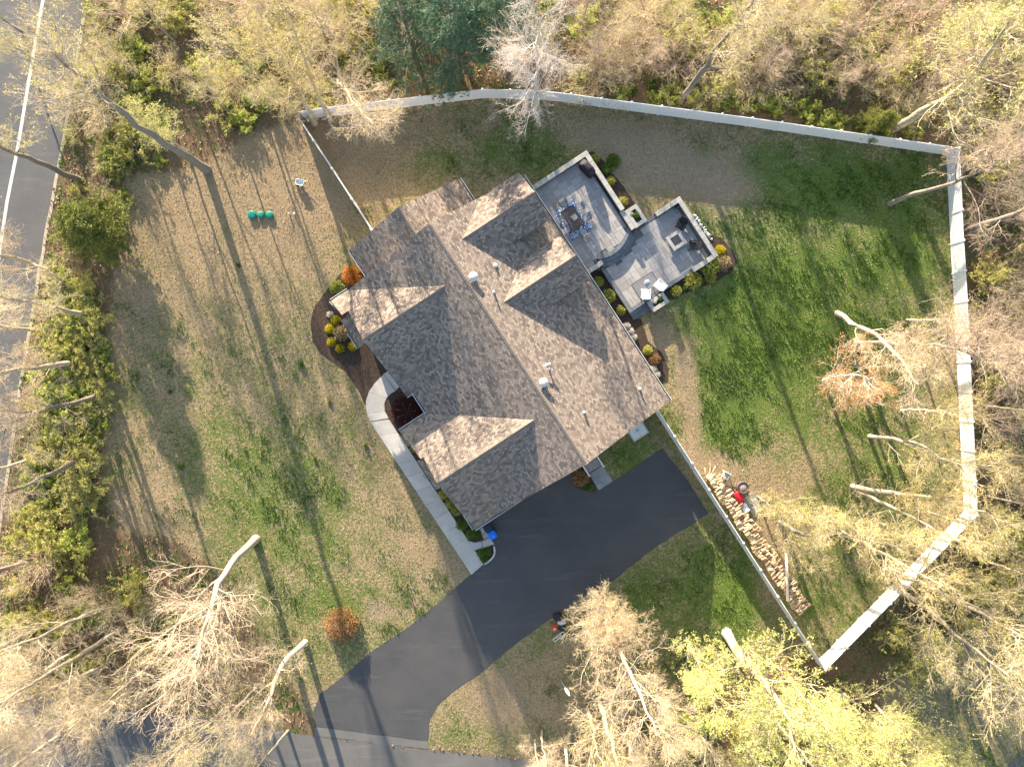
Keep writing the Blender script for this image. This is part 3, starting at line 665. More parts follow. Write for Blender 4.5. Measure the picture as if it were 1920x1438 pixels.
# covered grill
p = P(1101, 316, UZ+.6); u, v = toH(p); g = thing('covered_grill', 'barbecue grill under a dark fabric cover in the patio corner', 'grill', HW(u, v, UZ), HROT+R(10))
def loft(rings):
    mb = MB(); n = len(rings[0]); vs_ = [q for r_ in rings for q in r_]; fs = [tuple(range(n-1, -1, -1)), tuple((len(rings)-1)*n+i for i in range(n))]
    for k in range(len(rings)-1): fs += [(k*n+i, k*n+(i+1) % n, (k+1)*n+(i+1) % n, (k+1)*n+i) for i in range(n)]
    return mb.add(vs_, fs, True)
def sup(a, b, z, n=20, e=.35, j=0.): return [(a*abs(math.cos(t))**e*math.copysign(1, math.cos(t)), b*abs(math.sin(t))**e*math.copysign(1, math.sin(t))*(1+j*math.sin(7*t)), z) for t in [2*math.pi*(i+.5)/n for i in range(n)]]
loft([sup(.72,.33,0,28,.35,.05), sup(.74,.34,.5,28,.35,.03), sup(.72,.33,.88), sup(.5,.33,.95), sup(.46,.30,1.12), sup(.40,.2,1.2), sup(.2,.1,1.22)] if False else [sup(.72,.33,0,20,.35,.05), sup(.74,.34,.5,20,.35,.03), sup(.72,.33,.88), sup(.5,.33,.95), sup(.46,.30,1.12), sup(.40,.2,1.2), sup(.2,.1,1.22)]).build('fabric_cover', MT['cover'], g)
for a in (-1, 1):
    for b in (-1, 1): MB().lathe([(.05,0),(.05,.06)], 8, (a*.6, b*.24, -.0)).build('caster', MT['black'], g)
# fire pit
u, v = -2.48, 17.97; f = thing('fire_pit', 'square stone fire pit with dark cover on the lower patio', 'fire pit', HW(u, v, LZ), HROT)
for (x0,x1,y0,y1) in ((-.5,.5,-.5,-.42), (-.5,.5,.42,.5), (-.5,-.42,-.42,.42), (.42,.5,-.42,.42)): MB().box(x0,x1,y0,y1,0,.38).build('pit_wall', MT['block'], f)
for (x0,x1,y0,y1) in ((-.66,.66,-.66,-.37), (-.66,.66,.37,.66), (-.66,-.37,-.37,.37), (.37,.66,-.37,.37)): MB().box(x0+.004,x1-.004,y0+.004,y1-.004,.385,.45,.012).build('coping_stone', MT['cope'], f)
MB().box(-.36,.36,-.36,.36,.1,.43,.01).build('pit_cover', MT['fireglass'], f)
def lounge_chair(name, label, px, py, rot, m, sx, gr):
    p_ = P(px, py, LZ+.3); t = thing(name, label, 'chair', (p_.x, p_.y, LZ+.012), rot, gr)  # faces +x
    MB().box(-.3,.36,-.30,.30,.2,.40,.03).build('seat', m, t)
    MB().add([(-.22,-.31,.38),(-.22,.31,.38),(-.46,.31,.92),(-.46,-.31,.92),(-.36,-.31,.2),(-.36,.31,.2),(-.56,.31,.90),(-.56,-.31,.90)], [(0,1,2,3),(7,6,5,4),(0,4,5,1),(1,5,6,2),(2,6,7,3),(3,7,4,0)]).build('backrest', m, t)
    for s in (-1, 1):
        MB().box(-.36,.38, s*.36-.05, s*.36+.05, .56,.60,.01).build('armrest', sx, t)
        MB().box(.30,.36, s*.36-.03, s*.36+.03, 0,.56).build('leg', sx, t); MB().box(-.36,-.30, s*.36-.03, s*.36+.03, 0,.56).build('leg', sx, t)
    return t
lounge_chair('wicker_chair', 'black wicker armchair above the fire pit, nearer the patio corner', 1277, 421, R(-118), MT['wicker'], MT['black'], 'armchairs by the fire pit')
lounge_chair('wicker_chair', 'black wicker armchair beside the fire pit, facing left', 1301, 461, R(176), MT['wicker'], MT['black'], 'armchairs by the fire pit')
rg = thing('grey_rug', 'grey patio rug with dark border under the white chairs', 'rug', HW(-.62, 13.92, LZ+.008), HROT)
MB().box(-.80,.80,-1.0,1.0,0,.012).build('rug_field', MT['ruggrey'], rg)
bd = MB(); bd.box(-.84,.84,-1.05,-1.002,0,.016).box(-.84,.84,1.002,1.05,0,.016).box(-.84,-.802,-1.0,1.0,0,.016).box(.802,.84,-1.0,1.0,0,.016); bd.build('rug_border', MT['rugedge'], rg)
lounge_chair('white_chair', 'white cushioned armchair on the left of the grey rug', 1210, 551, R(90), MT['whitecush'], MT['metal'], 'white armchairs on the grey rug')
lounge_chair('white_chair', 'white cushioned armchair turned toward the round glass table', 1236, 535, R(140), MT['whitecush'], MT['metal'], 'white armchairs on the grey rug')
p = P(1213.5, 530, LZ+.4); t = thing('round_side_table', 'small round glass side table between the white chairs', 'table', (p.x, p.y, LZ+.022), 0)
MB().lathe([(.24,.44),(.25,.45),(.24,.465)], 20).build('table_top', mat('blue_grey_glass', (.26,.31,.40), (.22,.27,.35), 3, .25), t); MB().lathe([(.2,0),(.2,.02),(.03,.04),(.03,.44)], 10).build('leg', MT['metal'], t)
p = P(1268, 386, LZ+.3); t = thing('round_planter_pot', 'dark round pot in the corner of the lower patio', 'pot', (p.x, p.y, LZ+.01), 0)
MB().lathe([(.16,0),(.22,.36),(.25,.38),(.25,.42),(.2,.42),(.19,.34)], 16).build('pot', MT['black'], t)

# ------------------------------------------------------------------ fence
FH = 1.78
def fence(label, pts):
    pts = [P(x, y, FH) for x, y in pts]; a = pts[0]
    t = thing('vinyl_fence', label, 'fence', (a.x, a.y, 0), 0)
    return t, [Vector((p_.x-a.x, p_.y-a.y, 0)) for p_ in pts]
POSTM = MB().box(-.064,.064,-.064,.064,0,FH+.03).mesh('post', MT['vinyl'])
CAPMESH = MB().add([(-.085,-.085,0),(.085,-.085,0),(.085,.085,0),(-.085,.085,0),(-.085,-.085,.03),(.085,-.085,.03),(.085,.085,.03),(-.085,.085,.03),(0,0,.085)], [(3,2,1,0),(0,1,5,4),(1,2,6,5),(2,3,7,6),(3,0,4,7),(4,5,8),(5,6,8),(6,7,8),(7,4,8)]).mesh('post_cap', MT['vinyl'])
pm = MB(); n = 15
for i in range(n): pm.box(-.5+i/n+.0012, -.5+(i+1)/n-.0012, -.019, .019, .10, FH-.1)
pm.box(-.5,.5,-.028,.028,.06,.2).box(-.5,.5,-.028,.028,FH-.14,FH)
PANELM = pm.mesh('panel', MT['vinyl'])
def run(t, pts, first=True, last=True):
    tot = []
    for i in range(len(pts)-1):
        a, b = pts[i], pts[i+1]; L = (b-a).length; k = max(1, round(L/2.5)); ang = math.atan2(b.y-a.y, b.x-a.x)
        for j in range(k):
            p0 = a.lerp(b, j/k); p1 = a.lerp(b, (j+1)/k); mid = (p0+p1)/2
            o = link(bpy.data.objects.new('panel', PANELM), t); o.location = mid; o.rotation_euler = (0, 0, ang); o.scale = ((p1-p0).length-.13, 1, 1)
            tot.append((p0, ang))
        tot.append((b, ang)) if i == len(pts)-2 else None
    for i, (q, ang) in enumerate(tot):
        if (i == 0 and not first) or (i == len(tot)-1 and not last): continue
        o = link(bpy.data.objects.new('post', POSTM), t); o.location = q; o.rotation_euler = (0, 0, ang)
        c = link(bpy.data.objects.new('post_cap', CAPMESH), o); c.location = (0, 0, FH+.03)
run(*fence('white vinyl privacy fence between the left lawn and the back yard', [(553,211),(622,316),(696,430)]))
run(*fence('white vinyl privacy fence along the woods at the top of the yard', [(553,211),(612,202),(905,168),(1007,170),(1071,177),(1128,185),(1411,222),(1799,278)]), first=False)
run(*fence('white vinyl privacy fence along the right side of the yard', [(1799,278),(1807,451),(1814,564),(1822,735),(1830,902),(1833,966)]), first=False)
run(*fence('sunlit white vinyl fence across the lower right corner of the yard', [(1833,966),(1548,1256)]), first=False)
run(*fence('white vinyl fence between the driveway lawn and the firewood', [(1548,1256),(1491,1168),(1362,968),(1233,768)]), first=False)

# ------------------------------------------------------------------ walkways
wk = bpy.data.objects.new('front_walkway', None); link(wk); tag(wk, 'pale concrete front walkway', None, None, 'structure')
def slab_px(pts, name, m, parent, z=.06, jit=0): 
    q = [P(*a) for a in pts]; c = sum(q, Vector())/len(q); q = [c+(a-c)*(1-.010/max((a-c).length, .2)) for a in q]
    return MB().prism([(a.x, a.y) for a in q], -.04, z).build(name, m, parent)
outer = [(719,702),(703,718),(692,734),(686,752),(688,775),(694,790)]; inner = [(742,733),(733,738),(725,746),(721,757),(722,771),(729,784)]
for i in range(0, 5): 
    if i in (0, 2, 4): slab_px([outer[i]]+([outer[i+1]] if i < 4 else [])+[outer[min(i+2, 5)] if i < 4 else outer[5]]+([inner[i+2] if i < 4 else inner[5]])+([inner[i+1]] if i < 4 else [])+[inner[i]], 'slab', MT['conc'], wk)
slab_px([(719,701),(731,694),(752,722),(743,732)], 'slab', MT['conc'], wk)
nS = 11
for i in range(nS):
    f0 = i/nS; f1 = (i+1)/nS; L0 = (694,791); L1 = (884,1077); R0 = (729,785); R1 = (907,1057)
    lp = lambda a, b, f: (a[0]+(b[0]-a[0])*f, a[1]+(b[1]-a[1])*f)
    if i == 0: R0 = (729.5,786)
    slab_px([lp(L0,L1,f0), lp(L0,L1,f1), lp(R0,R1,f1), lp(R0,R1,f0)], 'slab', MT['conc'], wk)
for q in ([(876,1012),(889,1017),(903,1015),(904,1027),(890,1031)], [(904,1014.6),(917,1008),(927,1019),(905,1027)]): slab_px(q, 'slab', MT['conc'], wk)
for q in ([(897,993),(905,988),(912,998),(903,1003)], [(903.5,1003.5),(912.5,998.5),(917,1006),(907,1010)]): slab_px(q, 'slab', MT['conc'], wk, .05)
# stone edging of the little bed
ed = thing('stone_edging', 'row of small pale stones round the little bed by the driveway', 'edging', P(927,1040), 0); base_ = P(927,1040)
pts_ = [(926,1024),(927.5,1030),(927.5,1036),(925.5,1042),(921,1048),(915,1053),(908,1057)]
for i in range(len(pts_)-1):
    for k in range(2):
        a = P(*pts_[i])*(1-k/2)+P(*pts_[i+1])*(k/2); b = P(*pts_[i])*(1-(k+.9)/2)+P(*pts_[i+1])*((k+.9)/2); d = (b-a).normalized(); n_ = Vector((-d.y, d.x, 0))*.07
        MB().prism([((q-base_).x, (q-base_).y) for q in (a-n_, b-n_, b+n_, a+n_)], 0, .11+.02*random.random()).build('stone', MT['pebble'], ed)
# side entry: steps with white rails and flagstones
sp = bpy.data.objects.new('side_path', None); link(sp); tag(sp, 'flagstone path from the side door to the driveway', None, None, 'structure')
c4 = [(1104,889),(1129,873),(1149,902),(1123,919)]
def bil(a, b): 
    t_ = lp(c4[0], c4[1], a); s_ = lp(c4[3], c4[2], a); return lp(t_, s_, b)
for (a0,a1,b0,b1) in ((0,.55,0,.3),(.55,1,0,.42),(0,.4,.3,.7),(.4,.7,.42,.75),(.7,1,.42,1),(0,.35,.7,1),(.35,.7,.75,1),(.4,.55,.3,.42)): slab_px([bil(a0,b0),bil(a1,b0),bil(a1,b1),bil(a0,b1)], 'flagstone', MT['slate'], sp, .05)
se = thing('side_steps', 'grey side door steps with white handrails', 'steps', HW(7.7, 1.88), HROT)   # leads out along +u
for k in range(6): MB().box(.0+.36*k, .36+.36*k-.01, -.62, .62, .0, .85-.13*k).build('tread', MT['deck'], se)
for s_ in (-1, 1):
    r_ = MB().box(.0, 2.05, s_*.70-.05, s_*.70+.05, 1.45, 1.55).build('handrail', MT['vinyl'], se)
    for x in (.05, 2.1): MB().box(x-.06, x+.06, s_*.70-.06, s_*.70+.06, 0, 1.7).build('rail_post', MT['vinyl'], se)
    for k in range(12): MB().box(.2+.15*k-.015, .2+.15*k+.015, s_*.70-.015, s_*.70+.015, .2, 1.44).build('baluster', MT['vinyl'], r_)
bh = thing('bulkhead_door', 'pale two-leaf basement bulkhead beside the house end wall', 'cellar door', HW(8.0, 6.65), HROT)
MB().add([(-.1,-.75,0),(1.75,-.75,0),(1.75,.75,0),(-.1,.75,0),(-.1,-.75,.75),(1.75,-.75,.25),(1.75,.75,.25),(-.1,.75,.75)], [(3,2,1,0),(4,5,6,7),(0,1,5,4),(1,2,6,5),(2,3,7,6),(3,0,4,7)]).build('frame', MT['cope'], bh)
for s in (-1, 1): 
    lf = MB().add([(-.08,s*.02,.78),(1.62,s*.02,.32),(1.62,s*.64,.32),(-.08,s*.64,.78),(-.08,s*.02,.70),(1.62,s*.02,.24),(1.62,s*.64,.24),(-.08,s*.64,.70)], [(0,1,2,3) if s > 0 else (3,2,1,0),(4,5,6,7),(0,4,5,1),(1,5,6,2),(2,6,7,3),(3,7,4,0)]).build('door_leaf', MT['metal'], bh)
    MB().box(.95,1.1, s*.10-.02, s*.10+.02, .44,.53).build('handle', MT['black'], lf)

# ------------------------------------------------------------------ bins and loose things
def bin_(label, px, py, m_lid, m_body, gr):
    p_ = P(px, py, 1.0); t = thing('wheelie_bin', label, 'bin', (p_.x, p_.y, .022), HROT+R(-3), gr)
    loft([sup(.24,.24,.03,16,.3), sup(.28,.29,.55,16,.3), sup(.31,.32,.98,16,.3)]).build('body', m_body, t)
    l = loft([sup(.33,.34,.985,16,.28), sup(.34,.35,1.02,16,.28), sup(.30,.31,1.06,16,.3), sup(.12,.12,1.075,16,.4)]).build('lid', m_lid, t)
    MB().tube([(-.40,-.2,1.0),(-.40,.2,1.0)], .02, 6).build('handle', m_body, t)
    for s in (-1, 1): MB().lathe([(.02,-.03),(.11,-.03),(.11,.03),(.02,.03)], 12).xf(Matrix.Translation((-.26, s*.29, .11)) @ Matrix.Rotation(R(90), 4, 'X')).build('wheel', MT['black'], t)
    return l
bl = bin_('blue-lidded recycling bin beside the garage corner', 923, 1003, MT['bluelid'], MT['bluedark'], 'bins by the garage')
MB().box(.02,.14,-.02,.06,1.07,1.084).build('sticker', MT['sticker'], bl)
bin_('dark bin under the eave behind the blue-lidded bin', 914, 989, MT['bluedark'], MT['bluedark'], 'bins by the garage')
for px, r_, lb in ((472,.37,'large round green septic lid, leftmost of three'), (488.3,.31,'round green septic lid in the middle of three'), (505,.32,'round green septic lid, rightmost of three')):
    p_ = P(px, 403, .2); t = thing('septic_lid', lb, 'lid', (p_.x, p_.y, 0), px, 'septic lids in a row on the lawn')
    MB().lathe([(r_*.93,0),(r_*.93,.16)], 24).build('riser', MT['green'], t)
    d = MB().lathe([(r_,.16),(r_,.2),(r_*.8,.23),(r_*.3,.25),(.01,.255)], 24).build('lid', MT['green'], t)
    for k in range(8): g_a = k*math.pi/4; MB().tube([(r_*.3*math.cos(g_a), r_*.3*math.sin(g_a), .248), (r_*.85*math.cos(g_a), r_*.85*math.sin(g_a), .222)], .012, 4).build('rib', MT['green'], d)
for px, lb in ((541.5,'small white clean-out pipe cap nearer the green lids'), (552,'small white clean-out pipe cap farther from the green lids')):
    o = MB().lathe([(.055,0),(.055,.2),(.075,.21),(.075,.27),(.03,.29)], 12).build('pipe_cap', MT['trim']); o.location = P(px, 401, .2)*1; o.location.z = 0; tag(o, lb, 'pipe', 'white pipe caps on the lawn')
p_ = P(563, 343, .3); t = thing('garden_cart', 'small white and grey garden cart with tan handles on the bare lawn', 'cart', (p_.x, p_.y, 0), R(-15))
loft([sup(.2,.16,.2,14,.5), sup(.36,.26,.5,14,.5), sup(.34,.24,.5,14,.5), sup(.22,.16,.3,14,.5)]).build('tray', MT['tote'], t)
for s in (-1, 1): 
    MB().tube([(.2,s*.2,.32),(.62,s*.26,.42)], .025, 6).build('handle', MT['plank'], t); MB().lathe([(.02,-.04),(.16,-.04),(.16,.04),(.02,.04)], 12).xf(Matrix.Translation((-.22, s*.3, .16)) @ Matrix.Rotation(R(90), 4, 'X')).build('wheel', MT['black'], t)
# things by the driveway edge
def lump(a, b, h, seed, n=14, rings=6, j=.12):
    rr = random.Random(seed); out = []
    for k in range(rings):
        f = k/(rings-1); s = math.sqrt(max(0.02, 1-(f*.98)**2)); out.append([(a*s*math.cos(2*math.pi*i/n)*(1+rr.uniform(-j, j)), b*s*math.sin(2*math.pi*i/n)*(1+rr.uniform(-j, j)), h*f) for i in range(n)])
    return loft(out)
o = lump(.48,.36,.45,1).build('bin_bag', MT['black']); o.location = P(1047,1155); tag(o, 'knotted black bin bag at the driveway edge', 'bag')
o = lump(.36,.26,.28,2).build('sack', MT['cream']); o.location = P(1053,1166); tag(o, 'small cream sack beside the black bag', 'sack')
o = lump(.34,.28,.35,5).build('bin_bag', MT['bluedark']); o.location = P(1054,1176); tag(o, 'dark bag between the cream sack and the white sign frame', 'bag')
t = thing('traffic_cone', 'orange traffic cone with pale collar near the driveway', 'cone', P(1040,1177), R(20))
MB().box(-.26,.26,-.26,.26,0,.05,.01).build('base', MT['orange'], t); MB().lathe([(.21,.05),(.15,.3),(.13,.31)], 18).build('body', MT['orange'], t); MB().lathe([(.13,.3),(.06,.62),(.045,.63)], 18).build('collar', MT['tote'], t); MB().lathe([(.045,.62),(.03,.72),(.028,.73)], 14).build('tip', MT['bluedark'], t)
t = thing('sign_frame', 'white rectangular yard sign frame leaning at the driveway edge', 'sign', P(1046,1189), R(38))
Mx = Matrix.Rotation(R(22), 4, 'X')
for (x0,x1,y0,y1) in ((-.55,.55,-.18,-.14), (-.55,.55,.14,.18), (-.55,-.51,-.14,.14), (.51,.55,-.14,.14), (-.2,-.17,-.05,.14), (.2,.23,-.05,.14), (-.17,.2,-.05,-.02)): MB().box(x0,x1,y0,y1,.30,.33).xf(Mx).build('frame_bar', MT['vinyl'], t)
for s in (-1, 1): MB().tube([(s*.5,-.05,0),(s*.5,.0,.32)], .02, 6).build('stake', MT['vinyl'], t)
a = P(1051,1274); b = P(1068,1304,2.9); t = thing('flag_pole', 'thin white pole with furled white flag on the shaded lawn', 'pole', a, 0); d_ = b-a
MB().tube([(0,0,0), tuple(d_*.5), tuple(d_)], [.035,.032,.03], 8).build('pole', MT['vinyl'], t)
MB().tube([tuple(d_*.45), tuple(d_*.6), tuple(d_*.8), tuple(d_*.97)], [.04,.10,.14,.05], 7).build('furled_flag', MT['vinyl'], t)
# woodpile surroundings
def box_thing(name, label, cat, px, py, z, rot): 
    p_ = P(px, py, z/2); return thing(name, label, cat, (p_.x, p_.y, 0), rot)
t = box_thing('cooler', 'red lidded plastic cooler beside the firewood', 'cooler', 1384, 931, .5, HROT)
loft([sup(.40,.24,.0,16,.3), sup(.45,.28,.42,16,.3)]).build('body', MT['red'], t); loft([sup(.47,.30,.425,16,.25), sup(.47,.30,.48,16,.25), sup(.44,.27,.52,16,.25)]).build('lid', MT['red'], t)
for s in (-1, 1): MB().tube([(s*.47,-.12,.36),(s*.53,-.1,.33),(s*.53,.1,.33),(s*.47,.12,.36)], .018, 6).build('handle', MT['orange'], t)
t = box_thing('storage_tote', 'pale translucent storage tote below the red cooler', 'tote', 1396, 952, .3, HROT)
loft([sup(.34,.2,.0,16,.3), sup(.40,.25,.28,16,.3), sup(.42,.27,.285,16,.25), sup(.42,.27,.32,16,.25), sup(.36,.21,.34,16,.3)]).build('tub', MT['tote'], t)
t = box_thing('plastic_chair', 'white plastic chair standing near the top of the firewood pile', 'chair', 1359, 890, .4, R(-30))
MB().box(-.26,.26,-.24,.24,.38,.43,.02).build('seat', MT['greyseat'], t); MB().box(-.28,.28,.22,.27,.43,.85).build('backrest', MT['tote'], t)
for s in (-1, 1):
    MB().box(s*.28-.03,s*.28+.03,-.26,.26,.6,.64).build('armrest', MT['tote'], t)
    for q in (-1, 1): MB().box(s*.25-.025,s*.25+.025,q*.22-.025,q*.22+.025,0,.6).build('leg', MT['tote'], t)
t = box_thing('burn_barrel', 'round rusty burn barrel full of pale ash beside the firewood', 'barrel', 1391, 913, .6, 0)
MB().lathe([(.46,0),(.47,.3),(.49,.32),(.47,.34),(.47,.62),(.49,.64),(.47,.66),(.44,.66),(.44,.55)], 24).build('drum', MT['rust'], t); lump(.43,.43,.14,8).xf(Matrix.Translation((0,0,.48))).build('ash', MT['ash'], t)
rr = random.Random(9); t = box_thing('scrap_branches', 'small heap of dark branches beside the burn barrel', 'branches', 1374, 913, .2, 0)
for k in range(14):
    a = rr.uniform(0, 3.14); x, y = rr.uniform(-.25,.25), rr.uniform(-.25,.25); dx, dy = .3*math.cos(a), .3*math.sin(a)
    MB().tube([(x-dx,y-dy,.05+.02*k),(x+dx,y+dy,.08+.02*k)], .018, 5).build('stick', MT['bark_grey'], t)
t = box_thing('glass_panel', 'framed clear panel lying on the grass beside the tote', 'panel', 1412, 944, .1, HROT)
MB().box(-.78,.78,-.48,.48,.05,.056).build('pane', clear_mat(), t)
for (x0,x1,y0,y1) in ((-.8,.8,-.5,-.481), (-.8,.8,.481,.5), (-.8,-.781,-.48,.48), (.781,.8,-.48,.48)): MB().box(x0,x1,y0,y1,.03,.07).build('frame_bar', MT['metal'], t)
a = P(1474,1037,.75); b = P(1477,1126,.7); o = MB().tube([(0,0,0), tuple((b-a)*.5), tuple(b-a)], [.10,.11,.12], 8).build('white_log', MT['plank']); o.location = a; tag(o, 'long peeled white pole lying across the firewood', 'pole')
# firewood: single split logs
LOGM = []
for k in range(7):
    rr = random.Random(70+k); n = 3 if k % 2 else 5; r_ = rr.uniform(.07,.115); L = rr.uniform(.36,.5); mb = MB()
    ring = [(r_*math.cos(2*math.pi*i/n+rr.uniform(-.2,.2))*rr.uniform(.8,1.2), r_*math.sin(2*math.pi*i/n)*rr.uniform(.7,1.1)) for i in range(n)]
    vs_ = [(-L/2, y, z) for y, z in ring]+[(L/2, y*rr.uniform(.85,1.1), z*rr.uniform(.85,1.1)) for y, z in ring]
    mb.add(vs_, [tuple(range(n-1, -1, -1)), tuple(range(n, 2*n))]+[(i, (i+1) % n, n+(i+1) % n, n+i) for i in range(n)]); LOGM.append(mb.mesh('firewood_log', MT['wood']))
rr = random.Random(8); A0 = P(1322,893); A1 = P(1495,1150); ax = (A1-A0); LEN = ax.length; ax.normalize(); nr = Vector((-ax.y, ax.x, 0))
if nr.x < 0: nr = -nr
cnt = 0; wang = math.atan2(nr.y, nr.x); NL = 94; under = MB()
for i in range(NL):
    sl_ = LEN*(i+.5)/NL
    for r_ in range(3):
        wid = 1.0 if i > 8 else .5+.06*i
        q = A0+ax*(sl_+rr.uniform(-.05,.05))+nr*(.12+.46*r_*wid+rr.uniform(-.07,.07)+.12*math.sin(i*.35)); zt = (.62, .52, .34)[r_]*(.5+.5*min(1, (LEN-sl_)/1.5, (sl_+.3)/1.0))+.05*math.sin(i*.7+r_*2)
        for k in range(2):
            ln = rr.uniform(.18,.23); c_ = Vector((q.x, q.y, zt-.13-.14*k)); d_ = nr*ln
            if c_.z > .06: under.tube([c_-d_+ax*rr.uniform(-.05,.05), c_+d_], .085, 5, False)
        if rr.random() < .05: continue
        o = link(bpy.data.objects.new('firewood_log', rr.choice(LOGM))); o.location = (q.x, q.y, max(.09, zt+rr.uniform(-.05,.06))); o.rotation_euler = (rr.uniform(0,6.3), rr.uniform(-.14,.14), wang+rr.gauss(0, .2))
        tag(o, 'split firewood log in the stack along the white fence', 'log', 'stacked firewood logs'); cnt += 1
tag(under.build('lower_firewood', MT['wood']), 'lower layers of the firewood stack along the white fence', 'firewood', None, 'stuff')
# loose sticks at the head of the pile
for k in range(7):
    q = P(1328+rr.uniform(-8,10), 884+rr.uniform(-10,8)); a = rr.uniform(.4,1.8)
    o = MB().tube([(-.4,0,0),(.4,0,.05)], .03, 5).build('split_stick', MT['wood']); o.location = (q.x, q.y, .08+.05*k); o.rotation_euler = (0,0,a); tag(o, 'loose split stick at the upper end of the firewood pile', 'stick', 'loose sticks on the woodpile')

# ------------------------------------------------------------------ plants: vectorised branching
def unit(a): return a/np.maximum(np.linalg.norm(a, axis=-1, keepdims=True), 1e-9)
def resample(path, K):
    path = np.asarray(path, float); d = np.r_[0, np.cumsum(np.linalg.norm(np.diff(path, axis=0), axis=1))]; t = np.linspace(0, d[-1], K)
    return np.stack([np.interp(t, d, path[:, i]) for i in range(3)], 1)
def sprout(Pp, Rp, n, L, ang, K, rng, up=.15, jit=.18, t0=.25, shape=.5, rk=.012, rmin=.008, t1=1.0):
    """children of polylines Pp (N,k,3) with radii Rp (N,k)"""
    N, kp, _ = Pp.shape; idx = np.repeat(np.arange(N), n); M = len(idx); order = np.tile(np.arange(n), N)
    t = t0+(t1-t0)*(order+rng.random(M))/n; ft = np.clip(t, 0, .999)*(kp-1); i = ft.astype(int); fr = (ft-i)[:, None]
    a = Pp[idx, i]; b = Pp[idx, i+1]; pos = a*(1-fr)+b*fr; tan = unit(b-a); rad = Rp[idx, i]*(1-fr[:, 0])+Rp[idx, i+1]*fr[:, 0]
    rv = rng.normal(size=(M, 3)); perp = unit(rv-(rv*tan).sum(1, keepdims=True)*tan)
    aa = np.radians(rng.uniform(ang[0], ang[1], M))[:, None]; d = np.cos(aa)*tan+np.sin(aa)*perp
    s = (t-t0)/max(t1-t0, 1e-6); Ls = L*(1-shape*s)*rng.uniform(.65, 1.25, M); step = (Ls/(K-1))[:, None]
    pts = [pos]
    for _ in range(K-1):
        d = unit(d+rng.normal(size=(M, 3))*jit+np.array([0, 0, up])); pts.append(pts[-1]+d*step)
    r0 = np.minimum(rad*.75, np.maximum(Ls*rk, rmin))
    rr_ = np.maximum(r0[:, None]*np.linspace(1, .3, K)[None], rmin*.6)
    return np.stack(pts, 1), rr_
def tubes(Pp, Rp, S):
    N, K, _ = Pp.shape; tan = np.empty_like(Pp); tan[:, 1:-1] = Pp[:, 2:]-Pp[:, :-2]; tan[:, 0] = Pp[:, 1]-Pp[:, 0]; tan[:, -1] = Pp[:, -1]-Pp[:, -2]; tan = unit(tan)
    ref = np.where(np.abs(tan[..., 2:3]) < .9, np.array([0, 0, 1.]), np.array([1., 0, 0])); a = unit(np.cross(tan, ref)); b = np.cross(tan, a)
    g = 2*np.pi*np.arange(S)/S
    V = Pp[:, :, None]+Rp[:, :, None, None]*(a[:, :, None]*np.cos(g)[None, None, :, None]+b[:, :, None]*np.sin(g)[None, None, :, None])
    base = (np.arange(N)*K*S)[:, None, None]+(np.arange(K-1)*S)[None, :, None]; k = np.arange(S)[None, None]; k2 = (k+1) % S
    F = np.stack([base+k, base+k2, base+S+k2, base+S+k], -1).reshape(-1, 4)
    return V.reshape(-1, 3), F
def join(parts):
    vs_, fs = [], []; o = 0
    for v, f in parts: vs_.append(v); fs.append(f+o); o += len(v)
    return np.vstack(vs_), np.vstack(fs)
def leaves(Pp, per, size, rng, spread=.08, flat=0., asp=.6, tmin=.2):
    """rhombic leaf quads scattered along twigs"""
    N, K, _ = Pp.shape; idx = rng.integers(0, N, int(N*per)); M = len(idx); ft = rng.uniform(tmin, .999, M)*(K-1); i = ft.astype(int); fr = (ft-i)[:, None]
    c = Pp[idx, i]*(1-fr)+Pp[idx, i+1]*fr+rng.normal(size=(M, 3))*spread
    a = unit(rng.normal(size=(M, 3))*np.array([1, 1, 1-flat])); r2 = rng.normal(size=(M, 3))*np.array([1, 1, 1-flat]); b = unit(np.cross(a, r2)) if flat == 0 else unit(r2-(r2*a).sum(1, keepdims=True)*a)
    s = (size*rng.uniform(.6, 1.4, M))[:, None]; a = a*s; b = b*s*asp
    V = np.stack([c-a, c-b*.9+a*.1, c+a, c+b*.9+a*.1], 1).reshape(-1, 3); return V, np.arange(len(V)).reshape(-1, 4)

KIND = dict(   # n1,l1,n2,l2,n3,l3,n4,l4 | twig thickness | bark, twig, leaf, leaves per twig, leaf size
    bare=dict(n=(17,9,6,4), l=(.40,.17,.075,.036), bark='bark_pale', twig='twig_tan', leaf='budgold', per=.35, size=.05, t0=.28, ang=(35,70), up=.10),
    pink=dict(n=(15,8,6,4), l=(.38,.17,.08,.04), bark='bark_grey', twig='twig_pink', leaf='budgold', per=.3, size=.05, t0=.2, ang=(30,65), up=.08),
    bud=dict(n=(15,8,6,3), l=(.40,.17,.075,.04), bark='bark_grey', twig='twig_tan', leaf='bud', per=1.5, size=.055, t0=.45, ang=(35,70), up=.12),
    gold=dict(n=(14,8,4,3), l=(.40,.17,.075,.04), bark='bark_pale', twig='twig_gold', leaf='budgold', per=2.2, size=.05, t0=.45, ang=(35,70), up=.12),
    lime=dict(n=(16,8,5,3), l=(.42,.18,.08,.04), bark='bark_pale', twig='twig_tan', leaf='lime', per=4.0, size=.078, t0=.25, ang=(40,75), up=.08),
    red=dict(n=(14,8,4,3), l=(.50,.22,.10,.05), bark='bark_white', twig='twig_tan', leaf='redbud', per=1.5, size=.06, t0=.15, ang=(40,70), up=.10),
    white=dict(n=(18,8,6,4), l=(.30,.14,.07,.036), bark='bark_white', twig='twig_white', leaf='petal', per=.25, size=.04, t0=.2, ang=(55,85), up=.04),
)
